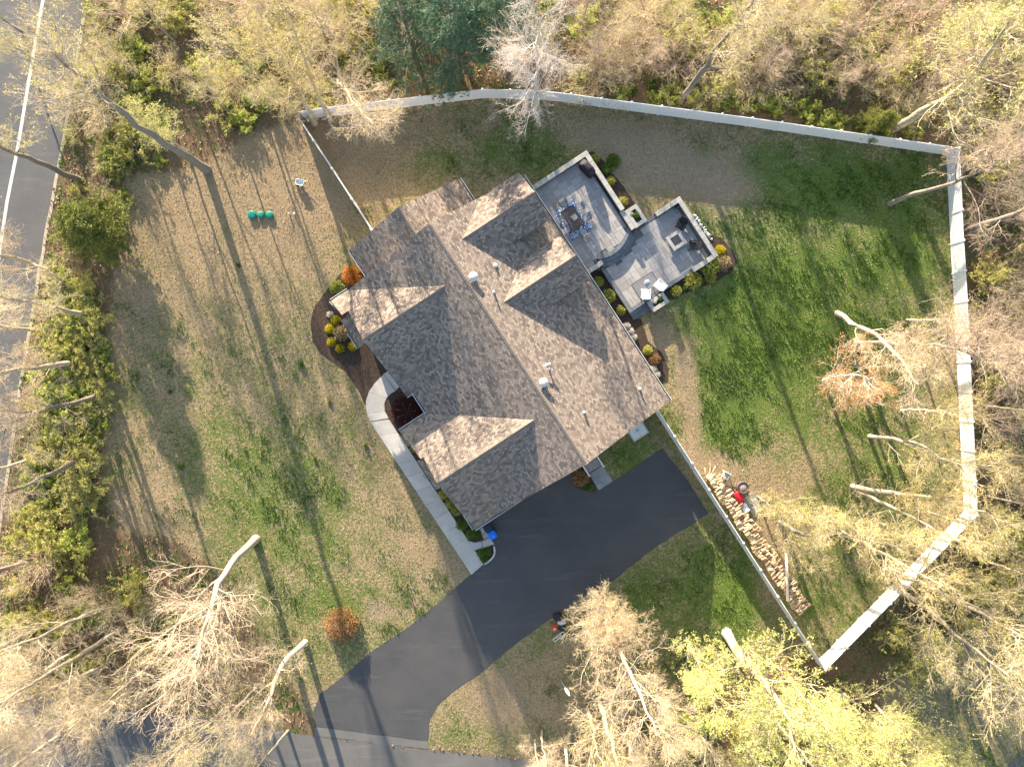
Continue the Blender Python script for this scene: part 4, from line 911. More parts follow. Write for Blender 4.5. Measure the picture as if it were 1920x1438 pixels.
def tree_parts(kind, path, r0, seed, dens=1.0, t0=None, spread=1.0, leafy=1.0):
    K_ = KIND[kind]; rng = np.random.default_rng(seed); tr = resample(path, 14); H_ = np.linalg.norm(np.diff(tr, axis=0), axis=1).sum()
    tr[2:-1] += rng.normal(size=(11, 3))*np.array([1, 1, 0])*H_*.0035
    rt = r0*np.linspace(1, .18, 14); tr = np.vstack([tr[:1]+[[0, 0, -.3]], tr[:1]+(tr[1]-tr[0])*.25, tr[1:]]); rt = np.r_[r0*1.3, r0*1.06, rt[1:]]
    P0, R0 = tr[None], rt[None]; n = [max(2, int(round(x*(dens if k == 0 else 1)))) for k, x in enumerate(K_['n'])]; l = [x*H_*spread for x in K_['l']]
    P1, R1 = sprout(P0, R0, n[0], l[0], K_['ang'], 8, rng, K_['up'], .14, t0 if t0 is not None else K_['t0'], .55, .012, .025)
    P2, R2 = sprout(P1, R1, n[1], l[1], (25, 60), 6, rng, K_['up']*.8, .18, .15, .45, .010, .013)
    P3, R3 = sprout(P2, R2, n[2], l[2], (25, 60), 4, rng, .05, .2, .15, .4, .010, .009)
    P4, R4 = sprout(P3, R3, n[3], l[3], (20, 60), 2, rng, .05, .2, .2, .3, .010, .0065)
    trunk = join([tubes(P0, R0, 8), tubes(P1, R1, 6)])
    crown = join([tubes(P2, R2, 4), tubes(P3, R3, 3), tubes(P4, R4, 3)])
    fol = leaves(P4, K_['per']*leafy, K_['size'], rng, .06)
    return [np_mesh('trunk', *trunk, MT[K_['bark']], True), np_mesh('crown', *crown, MT[K_['twig']], True), np_mesh('foliage', *fol, MT[K_['leaf']])]
def tree_obj(name, meshes, label, loc, group=None, quat=None, scale=1.0, cat='tree'):
    t = thing(name, label, cat, loc, 0, group)
    if quat is not None: t.rotation_mode = 'QUATERNION'; t.rotation_quaternion = quat
    t.scale = (scale, scale, scale)
    for m_ in meshes: link(bpy.data.objects.new(m_.name.split('.')[0], m_), t)
    return t
PROTO = {}
def proto(kind, var):
    if (kind, var) not in PROTO:
        rng = random.Random(var*17+len(kind)); H_ = 15.0
        path = [(0,0,0), (rng.uniform(-.3,.3), rng.uniform(-.3,.3), 5), (rng.uniform(-.6,.6), rng.uniform(-.6,.6), 10), (rng.uniform(-.8,.8), rng.uniform(-.8,.8), H_)]
        PROTO[(kind, var)] = tree_parts(kind, path, .21, 100+var*7+len(kind)*31, dens=1.0)
    return PROTO[(kind, var)]
def plant_tree(kind, var, bx, by, h, label, group, lean=None, name='deciduous_tree', rot=None):
    b = P(bx, by); rr = random.Random(int(bx*7+by*13)); rot = rr.uniform(0, 6.28) if rot is None else rot
    v = Vector((rr.uniform(-.06, .06), rr.uniform(-.06, .06), 1)) if lean is None else (P(lean[0], lean[1], h)-b)
    q = v.normalized().to_track_quat('Z', 'Y') @ Quaternion((0, 0, 1), rot); L = h/15.0 if lean is None else v.length/15.0
    return tree_obj(name, proto(kind, var), label, b, group, q, L)
def hero(kind, pts, r0, seed, label, dens=1.0, t0=None, spread=1.0, leafy=1.0, name='deciduous_tree'):
    w3 = [P(*q) for q in pts]; b = w3[0]; path = [tuple(q-b) for q in w3]
    return tree_obj(name, tree_parts(kind, path, r0, seed, dens, t0, spread, leafy), label, b)

hero('bare', [(480,1010,0),(440,1050,4),(405,1100,7.5),(398,1135,9.5),(383,1185,12),(360,1260,15)], .34, 1, 'big bare pale tree with bent white trunk on the lower left lawn', 1.3, .38, 1.05)
hero('bare', [(1130,1143,0),(1140,1165,1.8),(1165,1225,7),(1190,1280,12),(1215,1330,16),(1232,1380,19)], .24, 2, 'tan budding tree standing at the driveway edge', 1.6, .08, .62, 1.8)
hero('bare', [(1133,1150,0),(1134,1152,2),(1136,1158,4.5),(1140,1165,6)], .08, 61, 'twiggy tan young tree round the foot of the tan driveway tree', 2.6, .06, 1.6, 1.6)
hero('bare', [(1122,1310,0),(1140,1370,4.5),(1160,1440,9),(1185,1520,15)], .22, 3, 'bare pale tree below the tan tree at the driveway edge', 1.2, .12, .8)
hero('lime', [(1362,1186,0),(1385,1225,3.2),(1412,1258,6),(1450,1300,9.5),(1490,1365,15)], .42, 4, 'large lime green tree with thick bent trunk at the bottom fence corner', 1.2, .35, 1.0, 1.3)
hero('lime', [(1287,1197,0),(1308,1240,4.5),(1328,1285,8.5),(1345,1330,12)], .16, 5, 'slender yellow-green tree between the tan tree and the lime green tree', 1.1, .12, .62, .55)
hero('white', [(1002,217,0),(1005,150,7),(1010,90,12),(1013,30,16)], .19, 6, 'white-barked bare tree just inside the top fence', 1.3, .22, .85)
hero('red', [(1545,713,0),(1575,705,3),(1600,702,6),(1625,706,9)], .17, 7, 'small red budding tree in the right yard', 1.2, .12, .95)
hero('bare', [(1570,587,0),(1640,628,5),(1690,672,9),(1722,722,13)], .25, 8, 'leaning pale tree in the right yard above the red tree', .9, .25, .7)
hero('pink', [(1605,643,0),(1690,645,6),(1790,650,11),(1850,680,15)], .24, 9, 'bare tree whose twigs fan out over the right fence', 1.4, .5, 1.05)
hero('gold', [(1598,912,0),(1660,923,4),(1770,935,9),(1850,960,14)], .22, 10, 'forked tan tree in the right yard below the red tree', 1.0, .3, .8)
hero('gold', [(1600,916,0),(1660,945,4),(1750,990,10),(1800,1015,14)], .18, 11, 'thinner leaning stem beside the forked tan tree', .8, .3, .7)
hero('gold', [(1630,818,0),(1720,830,6),(1765,860,10),(1830,880,14)], .17, 12, 'curving pale tree near the middle of the right fence', .9, .2, .8)
hero('gold', [(1667,1068,0),(1720,1090,4),(1800,1130,8),(1920,1195,15)], .26, 13, 'upper of two tan trunks crossing the lower right fence', 1.0, .3, .9)
hero('bud', [(1669,1076,0),(1700,1112,3.5),(1770,1170,8),(1900,1275,16)], .26, 14, 'lower of two tan trunks crossing the lower right fence', 1.0, .3, .9)
hero('bud', [(1462,978,0),(1500,1000,2.5),(1535,1012,4),(1575,1000,6),(1620,1010,9),(1680,1025,12)], .20, 15, 'crooked budding tree beside the firewood', 1.3, .1, .8, 1.1)
hero('bud', [(1420,930,0),(1445,950,2.5),(1480,965,5),(1520,985,8)], .10, 44, 'small olive budding tree just right of the storage tote', 1.1, .1, .95, 1.4)
hero('gold', [(1580,1000,0),(1640,1030,5),(1700,1062,9),(1780,1105,14)], .2, 16, 'straight tan tree leaning toward the lower right fence', .9, .3, .8)
hero('bud', [(1275,191,0),(1330,115,7),(1395,22,13),(1430,-30,17)], .27, 17, 'tall grey trunk slanting up just beyond the top fence', 1.0, .4, .8)
hero('lime', [(1667,246,0),(1740,205,4),(1810,160,8),(1850,105,11.5),(1890,45,15)], .36, 18, 'thick grey forked tree just beyond the top right fence corner', 1.0, .35, 1.0, .35)
hero('pink', [(1668,382,0),(1720,362,3.5),(1780,345,7),(1890,300,14)], .22, 19, 'pale bare trunk leaning over the right fence near its top corner', 1.0, .55, .9)
hero('pink', [(1815,432,0),(1920,395,7),(2010,365,13)], .3, 20, 'grey trunk just outside the right fence', 1.0, .35, .9)
hero('bud', [(388,318,0),(345,292,3.5),(244,225,9),(144,141,15),(100,100,18)], .36, 21, 'tall grey tree at the upper left edge of the lawn', .9, .6, .75, .8)
hero('bud', [(150,338,0),(60,300,6),(0,275,9.5),(-60,250,14)], .28, 22, 'dark trunk slanting over the street above the cedar', .8, .5, .75, .8)
hero('gold', [(620,226,0),(585,157,7),(565,90,11.5),(540,20,16)], .22, 23, 'grey budding tree just inside the fence corner, rightmost of three', .95, .32, .85, 1.0)
hero('gold', [(590,232,0),(541,130,9),(503,62,14)], .25, 24, 'grey budding tree at the fence corner, middle of three', .95, .32, .85, 1.0)
hero('bud', [(570,226,0),(500,155,8),(430,90,14)], .22, 25, 'grey budding tree at the fence corner, leftmost of three', .95, .32, .85, 1.0)
hero('bare', [(632,150,0),(645,165,4),(668,200,8),(700,235,10.5)], .18, 26, 'bare pale tree leaning in over the top fence', 1.0, .35, .85)
hero('bare', [(573,1204,0),(545,1228,2.5),(528,1250,4.5),(505,1310,9),(470,1380,13)], .26, 27, 'grey bent tree at the left of the driveway mouth', 1.0, .35, .85)
for i, (pts, lb, kd) in enumerate([
    ([(122,530,0),(45,487,5.5),(0,478,8.5),(-80,460,14)], 'grey tree at the street below the cedar', 'bare'),
    ([(165,591,0),(100,578,4.5),(0,556,10),(-60,540,14)], 'pale grey trunk at the left hedge, second below the cedar', 'bare'),
    ([(138,680,0),(60,690,6),(-40,700,12)], 'branching grey trunk in the left hedge, third below the cedar', 'bare'),
    ([(185,742,0),(60,775,7),(0,800,10),(-70,830,15)], 'curved grey trunk in the left hedge, fourth below the cedar', 'pink'),
    ([(150,862,0),(60,905,6),(0,930,9.5),(-50,950,13)], 'thin trunk in the left hedge, fifth below the cedar', 'pink'),
    ([(55,1050,0),(0,1068,4),(-90,1090,10)], 'brown trunk at the lower end of the left hedge', 'pink'),
    ([(192,1140,0),(90,1185,7),(0,1222,12),(-50,1245,15)], 'uppermost of the pale leaning trunks in the lower left woods', 'bare'),
    ([(228,1178,0),(130,1240,7),(20,1305,13),(-40,1340,16)], 'second of the pale leaning trunks in the lower left woods', 'bare'),
    ([(195,1249,0),(50,1312,8),(-40,1350,13)], 'third of the pale leaning trunks in the lower left woods', 'bare'),
    ([(160,1292,0),(0,1410,10),(-60,1450,14)], 'lowest of the pale leaning trunks in the lower left woods', 'bare')]):
    hero(kd, pts, .2+.02*(i % 3), 50+i, lb, .9, .25, .75)

# filler trees (shared prototypes)
FILL = [  # kind, var, base px, height, zone
    ('bud',0,40,60,7.5,'a'),('bud',1,120,150,7,'a'),('gold',0,190,60,7.5,'a'),('bud',0,270,150,7,'a'),('bud',2,330,80,8,'a'),('gold',0,450,60,7.5,'a'),('gold',0,490,200,7,'a'),('bud',0,432,215,6.5,'a'),('lime',1,352,285,7,'i'),('bare',0,540,90,7.5,'a'),('bare',1,610,60,7,'a'),('gold',1,660,110,6,'a'),
    ('pink',0,1110,120,5.5,'t'),('bud',0,1160,90,6,'t'),('pink',1,1220,140,5,'t'),('gold',0,1330,130,6,'t'),('pink',0,1420,150,5,'t'),('bud',1,1470,90,6.5,'t'),('pink',1,1560,170,5,'t'),('pink',0,1630,150,5.5,'t'),('gold',1,1250,70,6.5,'t'),('pink',1,1090,60,6,'t'),('lime',0,1740,120,6.5,'t'),('pink',0,1720,180,5,'t'),('pink',1,1370,60,6,'t'),('lime',1,1840,60,6.5,'t'),('pink',0,1650,50,6.5,'t'),
    ('pink',1,1850,300,8.2,'r'),('pink',0,1880,420,8.2,'r'),('lime',0,1880,200,8.2,'r'),('pink',0,1860,560,9,'r'),('bud',1,1870,640,8.2,'r'),('gold',0,1840,760,8.2,'r'),('gold',1,1880,850,9,'r'),('bud',0,1850,930,9,'r'),('gold',0,1840,1050,9,'r'),('bud',1,1790,1120,8.2,'r'),('bud',2,1850,1160,9.8,'r'),('gold',0,1760,860,9,'y'),('gold',1,1690,770,9,'y'),('bud',0,1740,960,9,'y'),('gold',0,1700,600,8,'y'),
    ('lime',0,1440,1330,12,'b'),('lime',1,1530,1340,13,'b'),('lime',0,1610,1345,11,'b'),('lime',1,1400,1400,12,'b'),('lime',0,1500,1430,12,'b'),('lime',0,1640,1320,9,'b'),('lime',1,1690,1345,9,'b'),('lime',0,1570,1290,9,'b'),('lime',1,1480,1270,9,'b'),('bud',2,1700,1180,8,'b'),('bud',0,1800,1240,12,'b'),('bare',0,1060,1400,11,'c'),('bare',1,1180,1390,12,'c'),('gold',1,1100,1330,11,'c'),('bud',1,1230,1310,9,'c'),
    ('bud',2,480,1290,11,'l'),('bud',1,420,1330,10,'l'),('bare',0,300,1230,11,'l'),('bare',1,140,1220,13,'l'),('pink',0,60,1180,12,'l'),('bare',0,250,1290,12,'l'),('bare',1,110,1380,13,'l'),('bud',0,540,1370,9,'l'),('gold',0,60,860,10,'h'),('pink',1,90,770,10,'h'),('bare',0,70,620,12,'h')]
ZL = dict(i='leafy yellow-green tree beside the tall upper left trunk', a='budding woodland tree in the upper left woods', t='tan woodland tree beyond the top fence', r='woodland tree outside the right fence', y='tan budding tree inside the right fence', b='lime or olive leafed tree in the bottom right woods', c='bare tree at the bottom edge below the driveway', l='bare or budding tree in the lower left woods', h='leafless tree between the left hedge and the street')
_num = {}
for k, vr, x, y, h, z in sorted(FILL, key=lambda q: q[2] if q[5] in 'atbc' else q[3]):
    _num[z] = _num.get(z, 0)+1; o_ = _num[z]; o_ = ('%dth' % o_) if 10 < o_ < 14 else '%d%s' % (o_, {1: 'st', 2: 'nd', 3: 'rd'}.get(o_ % 10, 'th'))
    plant_tree(k, vr, x, y, h, ZL[z]+', %s from the %s' % (o_, 'left' if z in 'atbc' else 'top'), 'trees '+ZL[z].split(' tree ')[-1])
for x, y, h, lb in ((1003,1387,7,'thin pale dead stem at the road edge, left of two'), (1016,1371,7,'thin pale dead stem at the road edge, right of two'), (1305,1360,9,'thin crooked bare stem between the lime trees and the tan tree')):
    plant_tree('bare', 1, x, y, h, lb, None, name='thin_tree')

# conifers
def conifer(seed, H_, rad, droop, m_leaf, nwh, per, size, asp, t0=.08, top=.15):
    rng = np.random.default_rng(seed); tr = resample([(0,0,0),(0,0,H_)], 12); P0 = tr[None]; R0 = np.linspace(.22,.03,12)[None]
    P1, R1 = sprout(P0, R0, nwh, rad, (70, 95), 7, rng, droop, .08, t0, 1-top, .012, .02)
    P2, R2 = sprout(P1, R1, 12, rad*.33, (35, 65), 4, rng, .02, .1, .15, .4, .012, .012)
    P3, R3 = sprout(P2, R2, 5, rad*.13, (25, 60), 3, rng, .06, .1, .2, .2, .012, .008)
    tr_ = join([tubes(P0, R0, 8), tubes(P1, R1, 5)]); cr = tubes(P2, R2, 3); fo = leaves(P3, per, size, rng, .05, 0, asp, 0)
    return [np_mesh('trunk', *tr_, MT['bark_grey'], True), np_mesh('crown', *cr, MT['bark_grey'], True), np_mesh('foliage', *fo, MT[m_leaf])]
PINE = conifer(3, 15, 4.2, .02, 'pine', 46, 7, .17, .14)
for x, y, s, lb in ((860,132,1.05,'dark green pine beyond the top fence, nearest the fence'), (775,95,.9,'dark green pine beyond the top fence, leftmost of the pines'), (935,85,.95,'dark green pine behind the white-barked tree'), (850,50,1.0,'dark green pine behind the others at the top edge')):
    tree_obj('pine_tree', PINE, lb, P(x, y), 'pines beyond the top fence', Quaternion((0,0,1), x), s).scale = (s, s, s*.62)
CEDAR = conifer(5, 9, 3.6, .10, 'cedar', 60, 9, .10, .4, .03, .1)
tree_obj('cedar_tree', CEDAR, 'dense olive green cedar on the left lawn edge by the street', P(200,440), None, Quaternion((0,0,1), 1), 1.05).scale = (1.12, 1.12, .55)
tree_obj('cedar_tree', CEDAR, 'small green cedar just beyond the top fence near its right end', P(1625,250), None, Quaternion((0,0,1), 2), .42)
tree_obj('cedar_tree', CEDAR, 'green cedar below the slender yellow-green tree', P(1235,1330), None, Quaternion((0,0,1), 3), .6)

# shrubs
def shrub(seed, h, w_, nst, twig, leaf, per, size, n2=8, n3=5, asp=.6, lean=35):
    rng = np.random.default_rng(seed); a = rng.uniform(0, 2*np.pi, nst); el = np.radians(rng.uniform(5, lean+25, nst)); L = h*rng.uniform(.7, 1.15, nst)
    d = np.stack([np.cos(a)*np.sin(el), np.sin(a)*np.sin(el), np.cos(el)], 1); K = 6; pos = np.stack([np.cos(a), np.sin(a), 0*a], 1)*rng.uniform(0, w_*.25, nst)[:, None]; pts = [pos]
    for _ in range(K-1): d = unit(d+rng.normal(size=d.shape)*.14+np.array([0,0,-.03])); pts.append(pts[-1]+d*(L/(K-1))[:, None])
    P1 = np.stack(pts, 1); R1 = np.full((nst, 1), .012*h**.5)*np.linspace(1, .4, K)[None]
    P2, R2 = sprout(P1, R1, n2, h*.35, (25, 60), 4, rng, .05, .18, .2, .4, .01, .010)
    P3, R3 = sprout(P2, R2, n3, h*.14, (25, 60), 3, rng, .03, .2, .2, .3, .01, .0075)
    st_ = join([tubes(P1, R1, 4), tubes(P2, R2, 3), tubes(P3, R3, 3)]); out = [np_mesh('stems', *st_, MT[twig], True)]
    if per: out.append(np_mesh('foliage', *leaves(P3, per, size, rng, .05, 0, asp, 0), MT[leaf]))
    return out
SH = dict(
    pink=[shrub(1, 4.0, 2, 26, 'twig_pink', 'bud', .5, .05), shrub(2, 3.4, 2, 24, 'twig_tan', 'bud', 1.0, .06)],
    olive=[shrub(3, 2.6, 2, 22, 'twig_tan', 'olive', 3, .075), shrub(4, 2.2, 2, 20, 'twig_tan', 'olive', 3.5, .08)],
    green=[shrub(5, 1.9, 2, 20, 'twig_tan', 'shrubg', 4, .09), shrub(6, 1.5, 2, 20, 'twig_tan', 'shrubg', 4, .08)],
    weed=[shrub(7, .7, 1, 18, 'twig_tan', 'weed', 5, .06, 6, 4)])
rr = random.Random(77)
def ordn(i): return ('%dth' % i) if 10 < i % 100 < 14 else '%d%s' % (i, {1: 'st', 2: 'nd', 3: 'rd'}.get(i % 10, 'th'))
def scatter(kinds, poly, count, smin, smax, label, group, mind, zf=1.0):
    xs = [q[0] for q in poly]; ys = [q[1] for q in poly]; placed = []; tries = 0
    while len(placed) < count and tries < count*40:
        tries += 1; x = rr.uniform(min(xs), max(xs)); y = rr.uniform(min(ys), max(ys))
        if not inpoly(np.array([x]), np.array([y]), poly)[0] or any((x-a)**2+(y-b)**2 < mind**2 for a, b in placed): continue
        placed.append((x, y))
    wide = max(xs)-min(xs) > max(ys)-min(ys); placed.sort(key=lambda q: q[0] if wide else q[1]); num = {}
    for x, y in placed:
        k = rr.choice(kinds); num[k] = num.get(k, 0)+1
        tree_obj('shrub', rr.choice(SH[k]), label[k]+', %s from the %s' % (ordn(num[k]), 'left' if wide else 'top'), P(x, y), group, Quaternion((0,0,1), rr.uniform(0, 6.28)), rr.uniform(smin, smax), 'shrub').scale.z *= zf
def lab(place): return {k: f'{d} {place}' for k, d in dict(pink='bare twiggy pinkish shrub', olive='olive budding shrub', green='leafy green shrub', weed='low bright green weed clump').items()}
scatter(['pink','olive','green','olive'], [(150,0),(560,0),(800,20),(780,150),(610,185),(540,215),(400,240),(330,290),(190,300),(140,200)], 46, .6, 1.1, lab('in the upper left woods'), 'shrubs in the upper left woods', 26, 0.6)
scatter(['pink','pink','pink','olive','green'], [(1000,20),(1180,10),(1920,10),(1920,270),(1800,262),(1411,205),(1128,166),(1020,155)], 74, .6, 1.1, lab('beyond the top fence'), 'shrubs beyond the top fence', 26, 0.75)
scatter(['green','weed','green'], [(1060,140),(1400,180),(1700,235),(1700,260),(1411,212),(1060,168)], 16, .5, .9, lab('against the outside of the top fence'), 'low plants outside the top fence', 24)
scatter(['green','olive','green','olive'], [(115,520),(180,560),(200,640),(200,760),(175,880),(150,980),(140,1085),(70,1080),(30,1010),(75,860),(85,700),(100,600)], 56, .6, 1.15, lab('in the hedge along the left street'), 'hedge shrubs along the left street', 17, 0.5)
scatter(['olive','pink','green'], [(110,190),(330,240),(330,320),(240,330),(230,470),(130,480),(120,320)], 18, .35, .6, lab('on the bank above the cedar'), 'shrubs on the upper left bank', 20, 0.6)
scatter(['olive','pink','green'], [(0,1060),(230,1050),(330,1130),(330,1300),(230,1320),(0,1285)], 26, .5, .95, lab('in the lower left woods'), 'shrubs in the lower left woods', 26)
scatter(['pink','olive','pink'], [(1840,290),(1935,270),(1935,1150),(1850,970),(1840,700)], 30, .5, 1.0, lab('outside the right fence'), 'shrubs outside the right fence', 26)
scatter(['olive','green','olive'], [(1850,1000),(1935,1000),(1935,1180),(1740,1250),(1660,1240),(1640,1190)], 18, .5, .9, lab('outside the lower right fence'), 'shrubs outside the lower right fence', 28)
scatter(['green','olive'], [(1250,1330),(1420,1340),(1700,1330),(1800,1440),(1250,1440)], 16, .6, 1.0, lab('under the trees at the bottom edge'), 'shrubs at the bottom edge', 30)
scatter(['weed'], [(300,520),(560,480),(620,620),(740,1000),(560,1150),(360,980),(260,760)], 8, .22, .42, lab('on the left lawn'), 'weed clumps on the left lawn', 40)

# garden plants by the house
def ball(seed, r_, m_, n=900, size=.05, flat=.55, asp=.45):
    rng = np.random.default_rng(seed); d = unit(rng.normal(size=(n, 3))); d[:, 2] = np.abs(d[:, 2]); c = d*(r_*rng.uniform(.55, 1.08, n)*(1+.12*np.sin(7*np.arctan2(d[:, 1], d[:, 0]))*rng.random(n)))[:, None]*np.array([1, 1, flat*1.5]); c[:, 2] += .03
    a = unit(d+rng.normal(size=(n, 3))*.6); b = unit(np.cross(a, rng.normal(size=(n, 3)))); s = (size*rng.uniform(.6, 1.4, n))[:, None]
    V = np.stack([c-a*s, c-b*s*asp, c+a*s, c+b*s*asp], 1).reshape(-1, 3); return np_mesh('foliage', V, np.arange(len(V)).reshape(-1, 4), MT[m_])
stems_m = MB(); _r = random.Random(1)
for k in range(7): a = k*.9; stems_m.tube([(0,0,0), (.12*math.cos(a), .12*math.sin(a), .18), (.26*math.cos(a), .26*math.sin(a), .3)], .008, 4)
STEMS = stems_m.mesh('stems', MT['bark_grey'])
BALL = {m_: ball(k+1, .42, m_) for k, m_ in enumerate(('yellow', 'olive', 'weed', 'orangeleaf', 'russet', 'maroon', 'shrubg', 'petal', 'straw'))}
BIG = {m_: ball(30+k, .42, m_, n_, sz_, .5) for k, (m_, n_, sz_) in enumerate((('russet', 6500, .016), ('maroon', 4500, .018), ('orangeleaf', 2600, .026)))}
def bush(m_, px, py, s, label, group=None):
    tree_obj('garden_bush', [STEMS, (BIG if s > .8 and m_ in BIG else BALL)[m_]], label, P(px, py)+Vector((0,0,.02)), group, Quaternion((0,0,1), px), s/.42, 'bush')
for i, (x, y) in enumerate(((630,601),(619,617),(623,641),(638,653),(662,649))):
    bush('yellow', x, y, .42, ('round yellow bush at the left front bed, %s of five' % ('uppermost','second','third','fourth','the one nearest the pent roof')[i]), 'yellow bushes in the left front bed')
bush('orangeleaf', 661, 517, .85, 'orange-red leafed bush where the wing meets the front gable'); bush('shrubg', 632, 540, .6, 'dark green bush in the left front bed below the orange bush'); bush('petal', 619, 590, .28, 'small pale green plant above the yellow bushes')
bush('straw', 641, 625, .7, 'dry straw-coloured hydrangea among the yellow bushes'); bush('russet', 642, 1168, 1.45, 'round russet bush on the lawn left of the driveway')
bush('maroon', 764, 772, 1.35, 'dark maroon maple shrub in the entry courtyard bed')
for i, (x, y, m_, r_) in enumerate(((832,926,'olive',.42),(844,944,'olive',.42),(856,955,'olive',.48),(866,982,'weed',.5),(882,1001,'weed',.42),(894,1000,'weed',.4),(903,1036,'weed',.4),(914,1034,'weed',.36),(908,1047,'weed',.36),(802,889,'shrubg',.38),(774,843,'shrubg',.28))):
    bush(m_, x, y, r_, ['olive bush in the garage bed, nearest the pent roof','olive bush in the garage bed, second along the walk','olive bush in the garage bed, third along the walk','green bush by the garage front corner','green plant left of the bins','green plant nearest the bins','green plant in the little driveway bed, left','green plant in the little driveway bed, right','green plant in the little driveway bed, lowest','green shrub sticking out over the walkway','small green plant between walkway and front gable'][i])
bush('russet', 1089, 895, .75, 'russet bush beside the side door path'); bush('weed', 1096, 910, .3, 'small green plant beside the side path, left'); bush('weed', 1107, 913, .3, 'small green plant beside the side path, right')
for i, (x, y, m_, r_) in enumerate(((1122,529,'olive',.45),(1141,556,'olive',.6),(1164,582,'olive',.42),(1214,657,'olive',.42),(1227,674,'russet',.5),(1116,299,'olive',.4),(1145,340,'olive',.4),(1168,379,'olive',.42),(1267,546,'olive',.48),(1298,527,'olive',.75),(1328,500,'olive',.85),(1331,521,'olive',.5),(1349,471,'yellow',.48),(1354,494,'straw',.7),(1282,541,'weed',.25),(1314,527,'weed',.28),(1193,404,'weed',.3),(1183,402,'petal',.2),(1237,560,'weed',.25),(1227,566,'petal',.2),(1150,303,'weed',.6),(1138,318,'weed',.5))):
    z = .85 if i in (16, 17) else (.6 if i in (18, 19) else 0)
    names = ['olive bush between house and lower patio, nearest the upper patio','ragged olive bush between house and lower patio','olive bush beside the lower patio steps','olive bush in the bed at the house corner','russet bush in the bed at the house corner','olive bush outside the grill corner of the patio','olive bush outside the upper patio wall','olive bush beside the square planter','olive bush below the patio planter','wide olive bush below the lower patio edging','large olive bush at the lower patio corner','olive bush on the lawn side of the patio corner bed','bright yellow bush at the outer patio corner','dry straw plant in the patio corner bed','tiny green plant left of the wide olive bush','tiny green plant right of the wide olive bush','green plant in the square planter','pale flowers in the square planter','green plant in the planter by the patio steps','pale flowers in the planter by the patio steps','grass clump outside the grill corner bed','grass clump along the upper patio bed']
    tree_obj('garden_bush', [STEMS, BALL[m_]], names[i], P(x, y, z)+Vector((0,0,.02)), None, Quaternion((0,0,1), x), r_/.42, 'bush')
# flowering ground cover at the house corner and pale stones behind the lower wall
for i, (x, y) in enumerate(((1174,612),(1181,622),(1187,633),(1224,692),(1231,702))): bush('petal', x, y, .34, 'low white-flowering plant under the right eave, number %d along the wall'.replace('number %d', ('first','second','third','fourth','fifth')[i]), 'white-flowering plants under the right eave')
rr = random.Random(5)
for k in range(26):
    f = k/25; q = lp((1303,405),(1333,449), f); p_ = P(q[0]+rr.uniform(-1.5,1.5), q[1]+rr.uniform(-1.5,1.5))
    o = lump(.14,.09,.14,k % 5, 8, 4, .2).build('pale_rock', MT['pebble']); o.location = (p_.x, p_.y, 0); o.rotation_euler = (0,0,rr.uniform(0,3)); o.scale = [rr.uniform(.7,1.4)]*3; tag(o, 'small pale rock in the row outside the lower patio wall', 'rock', 'row of rocks outside the lower patio wall')

# ------------------------------------------------------------------ grass, weeds and fallen leaves (uncountable)
HARD = [DRIVE, ROAD, STREET, [(590,1362),(802,1389),(803,1404),(590,1378)], [(694,702),(760,702),(907,1057),(884,1077),(690,790),(683,755)]]+BEDS
HP = [(616,564),(657,471),(745,385),(862,335),(985,333),(1000,345),(1096,287),(1190,400),(1230,405),(1271,374),(1344,480),(1185,600),(1255,745),(1095,868),(886,994),(748,809),(757,746)]
def scatter_pts(n, want_lawn, seed, x0=-46, x1=46, y0=-35, y1=35):
    rng = np.random.default_rng(seed); x = rng.uniform(x0, x1, n); y = rng.uniform(y0, y1, n); px, py = topx(x, y); lw, g1, d1 = zones(px, py); ok = lw if want_lawn else ~lw
    for h in HARD+[HP]: ok &= ~inpoly(px, py, h)
    return x[ok], y[ok], g1[ok], d1[ok], rng
def blades(x, y, h, w_, rng, lean=.5):
    n = len(x); a = rng.uniform(0, 2*np.pi, n); hh = h*rng.uniform(.5, 1.4, n); ww = w_*rng.uniform(.7, 1.4, n); l = rng.normal(size=(n, 2))*lean*hh[:, None]
    V = np.stack([np.stack([x-np.cos(a)*ww, y-np.sin(a)*ww, 0*x], 1), np.stack([x+np.cos(a)*ww, y+np.sin(a)*ww, 0*x], 1), np.stack([x+l[:, 0], y+l[:, 1], hh], 1)], 1).reshape(-1, 3)
    return V, np.arange(len(V)).reshape(-1, 3)
x, y, g1, d1, rng = scatter_pts(330000, True, 1); rg2 = np.random.default_rng(99); clump = np.zeros(len(x))
for fq, am in ((.5,1.),(1.1,.9),(2.3,.9),(4.7,.8)):
    for _ in range(4):
        th = rg2.uniform(0, 6.28); ph = rg2.uniform(0, 6.28); clump += am*.5*np.sin(fq*(x*np.cos(th)+y*np.sin(th))*rg2.uniform(.8, 1.25)+ph)
k = (g1+.17*clump+rng.normal(size=len(x))*.12 > .56) & (d1 < .3)
tag(link(bpy.data.objects.new('grass', np_mesh('grass', *blades(x[k], y[k], .085, .03, rng), MT['blade']))), 'green grass tufts over the lawn', 'grass', None, 'stuff')
kl = (g1+.16*clump+rng.normal(size=len(x))*.13 > .88) & (d1 < .25)
xl = np.repeat(x[kl], 3)+rng.normal(size=kl.sum()*3)*.05; yl = np.repeat(y[kl], 3)+rng.normal(size=kl.sum()*3)*.05
tag(link(bpy.data.objects.new('lush_grass', np_mesh('lush_grass', *blades(xl, yl, .14, .03, rng), leaf_mat('lush_blades', (.145, .225, .04), (.075, .125, .022), .35)))), 'taller dark green grass clumps in the lawn', 'grass', None, 'stuff')
k2 = ~k & (rng.random(len(x)) < .6)
tag(link(bpy.data.objects.new('dry_grass', np_mesh('dry_grass', *blades(x[k2], y[k2], .06, .025, rng, .8), MT['straw']))), 'dry straw-coloured grass over the lawn', 'grass', None, 'stuff')
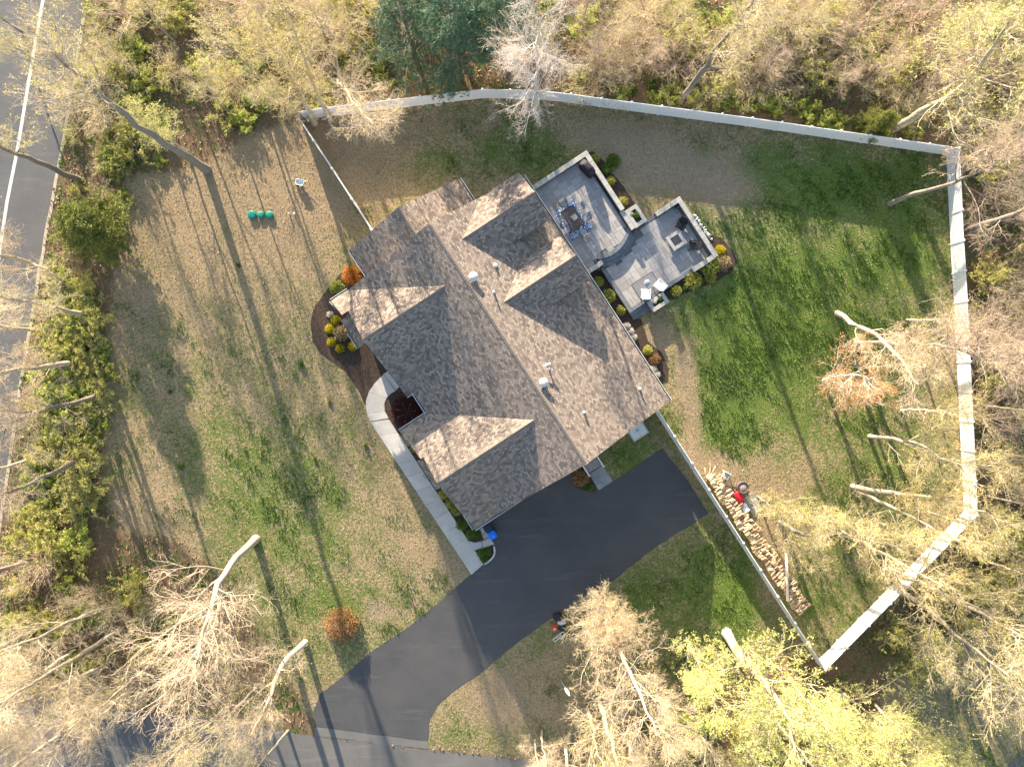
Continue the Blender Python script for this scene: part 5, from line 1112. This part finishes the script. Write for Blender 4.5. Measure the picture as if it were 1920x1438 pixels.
x, y, g1, d1, rng = scatter_pts(150000, True, 7); kk = rng.random(len(x)) < .95-g1*.8; x = x[kk]; y = y[kk]; n = len(x); a = rng.uniform(0, 6.28, n); s = rng.uniform(.025, .07, n); c = np.stack([x, y, np.full(n, .03)], 1); tz = rng.normal(size=(n, 2))*.012; u_ = np.stack([np.cos(a)*s, np.sin(a)*s, tz[:, 0]], 1); v_ = np.stack([-np.sin(a)*s*.4, np.cos(a)*s*.4, tz[:, 1]], 1)
V = np.stack([c-u_, c-v_, c+u_, c+v_], 1).reshape(-1, 3); V[:, 2] = np.maximum(V[:, 2], .006)
tag(link(bpy.data.objects.new('lawn_debris', np_mesh('lawn_debris', V, np.arange(len(V)).reshape(-1, 4), leaf_mat('straw_flecks', (.46, .38, .25), (.20, .14, .08), .15)))), 'straw and leaf flecks strewn over the lawn', 'straw', None, 'stuff')
x, y, g1, d1, rng = scatter_pts(90000, False, 2, -48, 48, -36, 36); n = len(x); a = rng.uniform(0, 6.28, n); s = rng.uniform(.05, .12, n); tz = rng.normal(size=(n, 2))*.05; c = np.stack([x, y, np.full(n, .03)], 1); u_ = np.stack([np.cos(a)*s, np.sin(a)*s, tz[:, 0]], 1); v_ = np.stack([-np.sin(a)*s*.7, np.cos(a)*s*.7, tz[:, 1]], 1)
V = np.stack([c-u_, c-v_, c+u_, c+v_], 1).reshape(-1, 3); V[:, 2] = np.maximum(V[:, 2], .004)
tag(link(bpy.data.objects.new('fallen_leaves', np_mesh('fallen_leaves', V, np.arange(len(V)).reshape(-1, 4), MT['litter']))), 'brown fallen leaves on the woodland floor', 'leaves', None, 'stuff')
x, y, g1, d1, rng = scatter_pts(120000, False, 3, -48, 48, -36, 36); k = np.sin(x*.9+2*np.sin(y*.6))+np.sin(y*1.1+1.6*np.sin(x*.7)) > .5
tag(link(bpy.data.objects.new('ground_cover', np_mesh('ground_cover', *blades(x[k], y[k], .22, .06, rng, .6), MT['weed']))), 'patchy green undergrowth on the woodland floor', 'undergrowth', None, 'stuff')
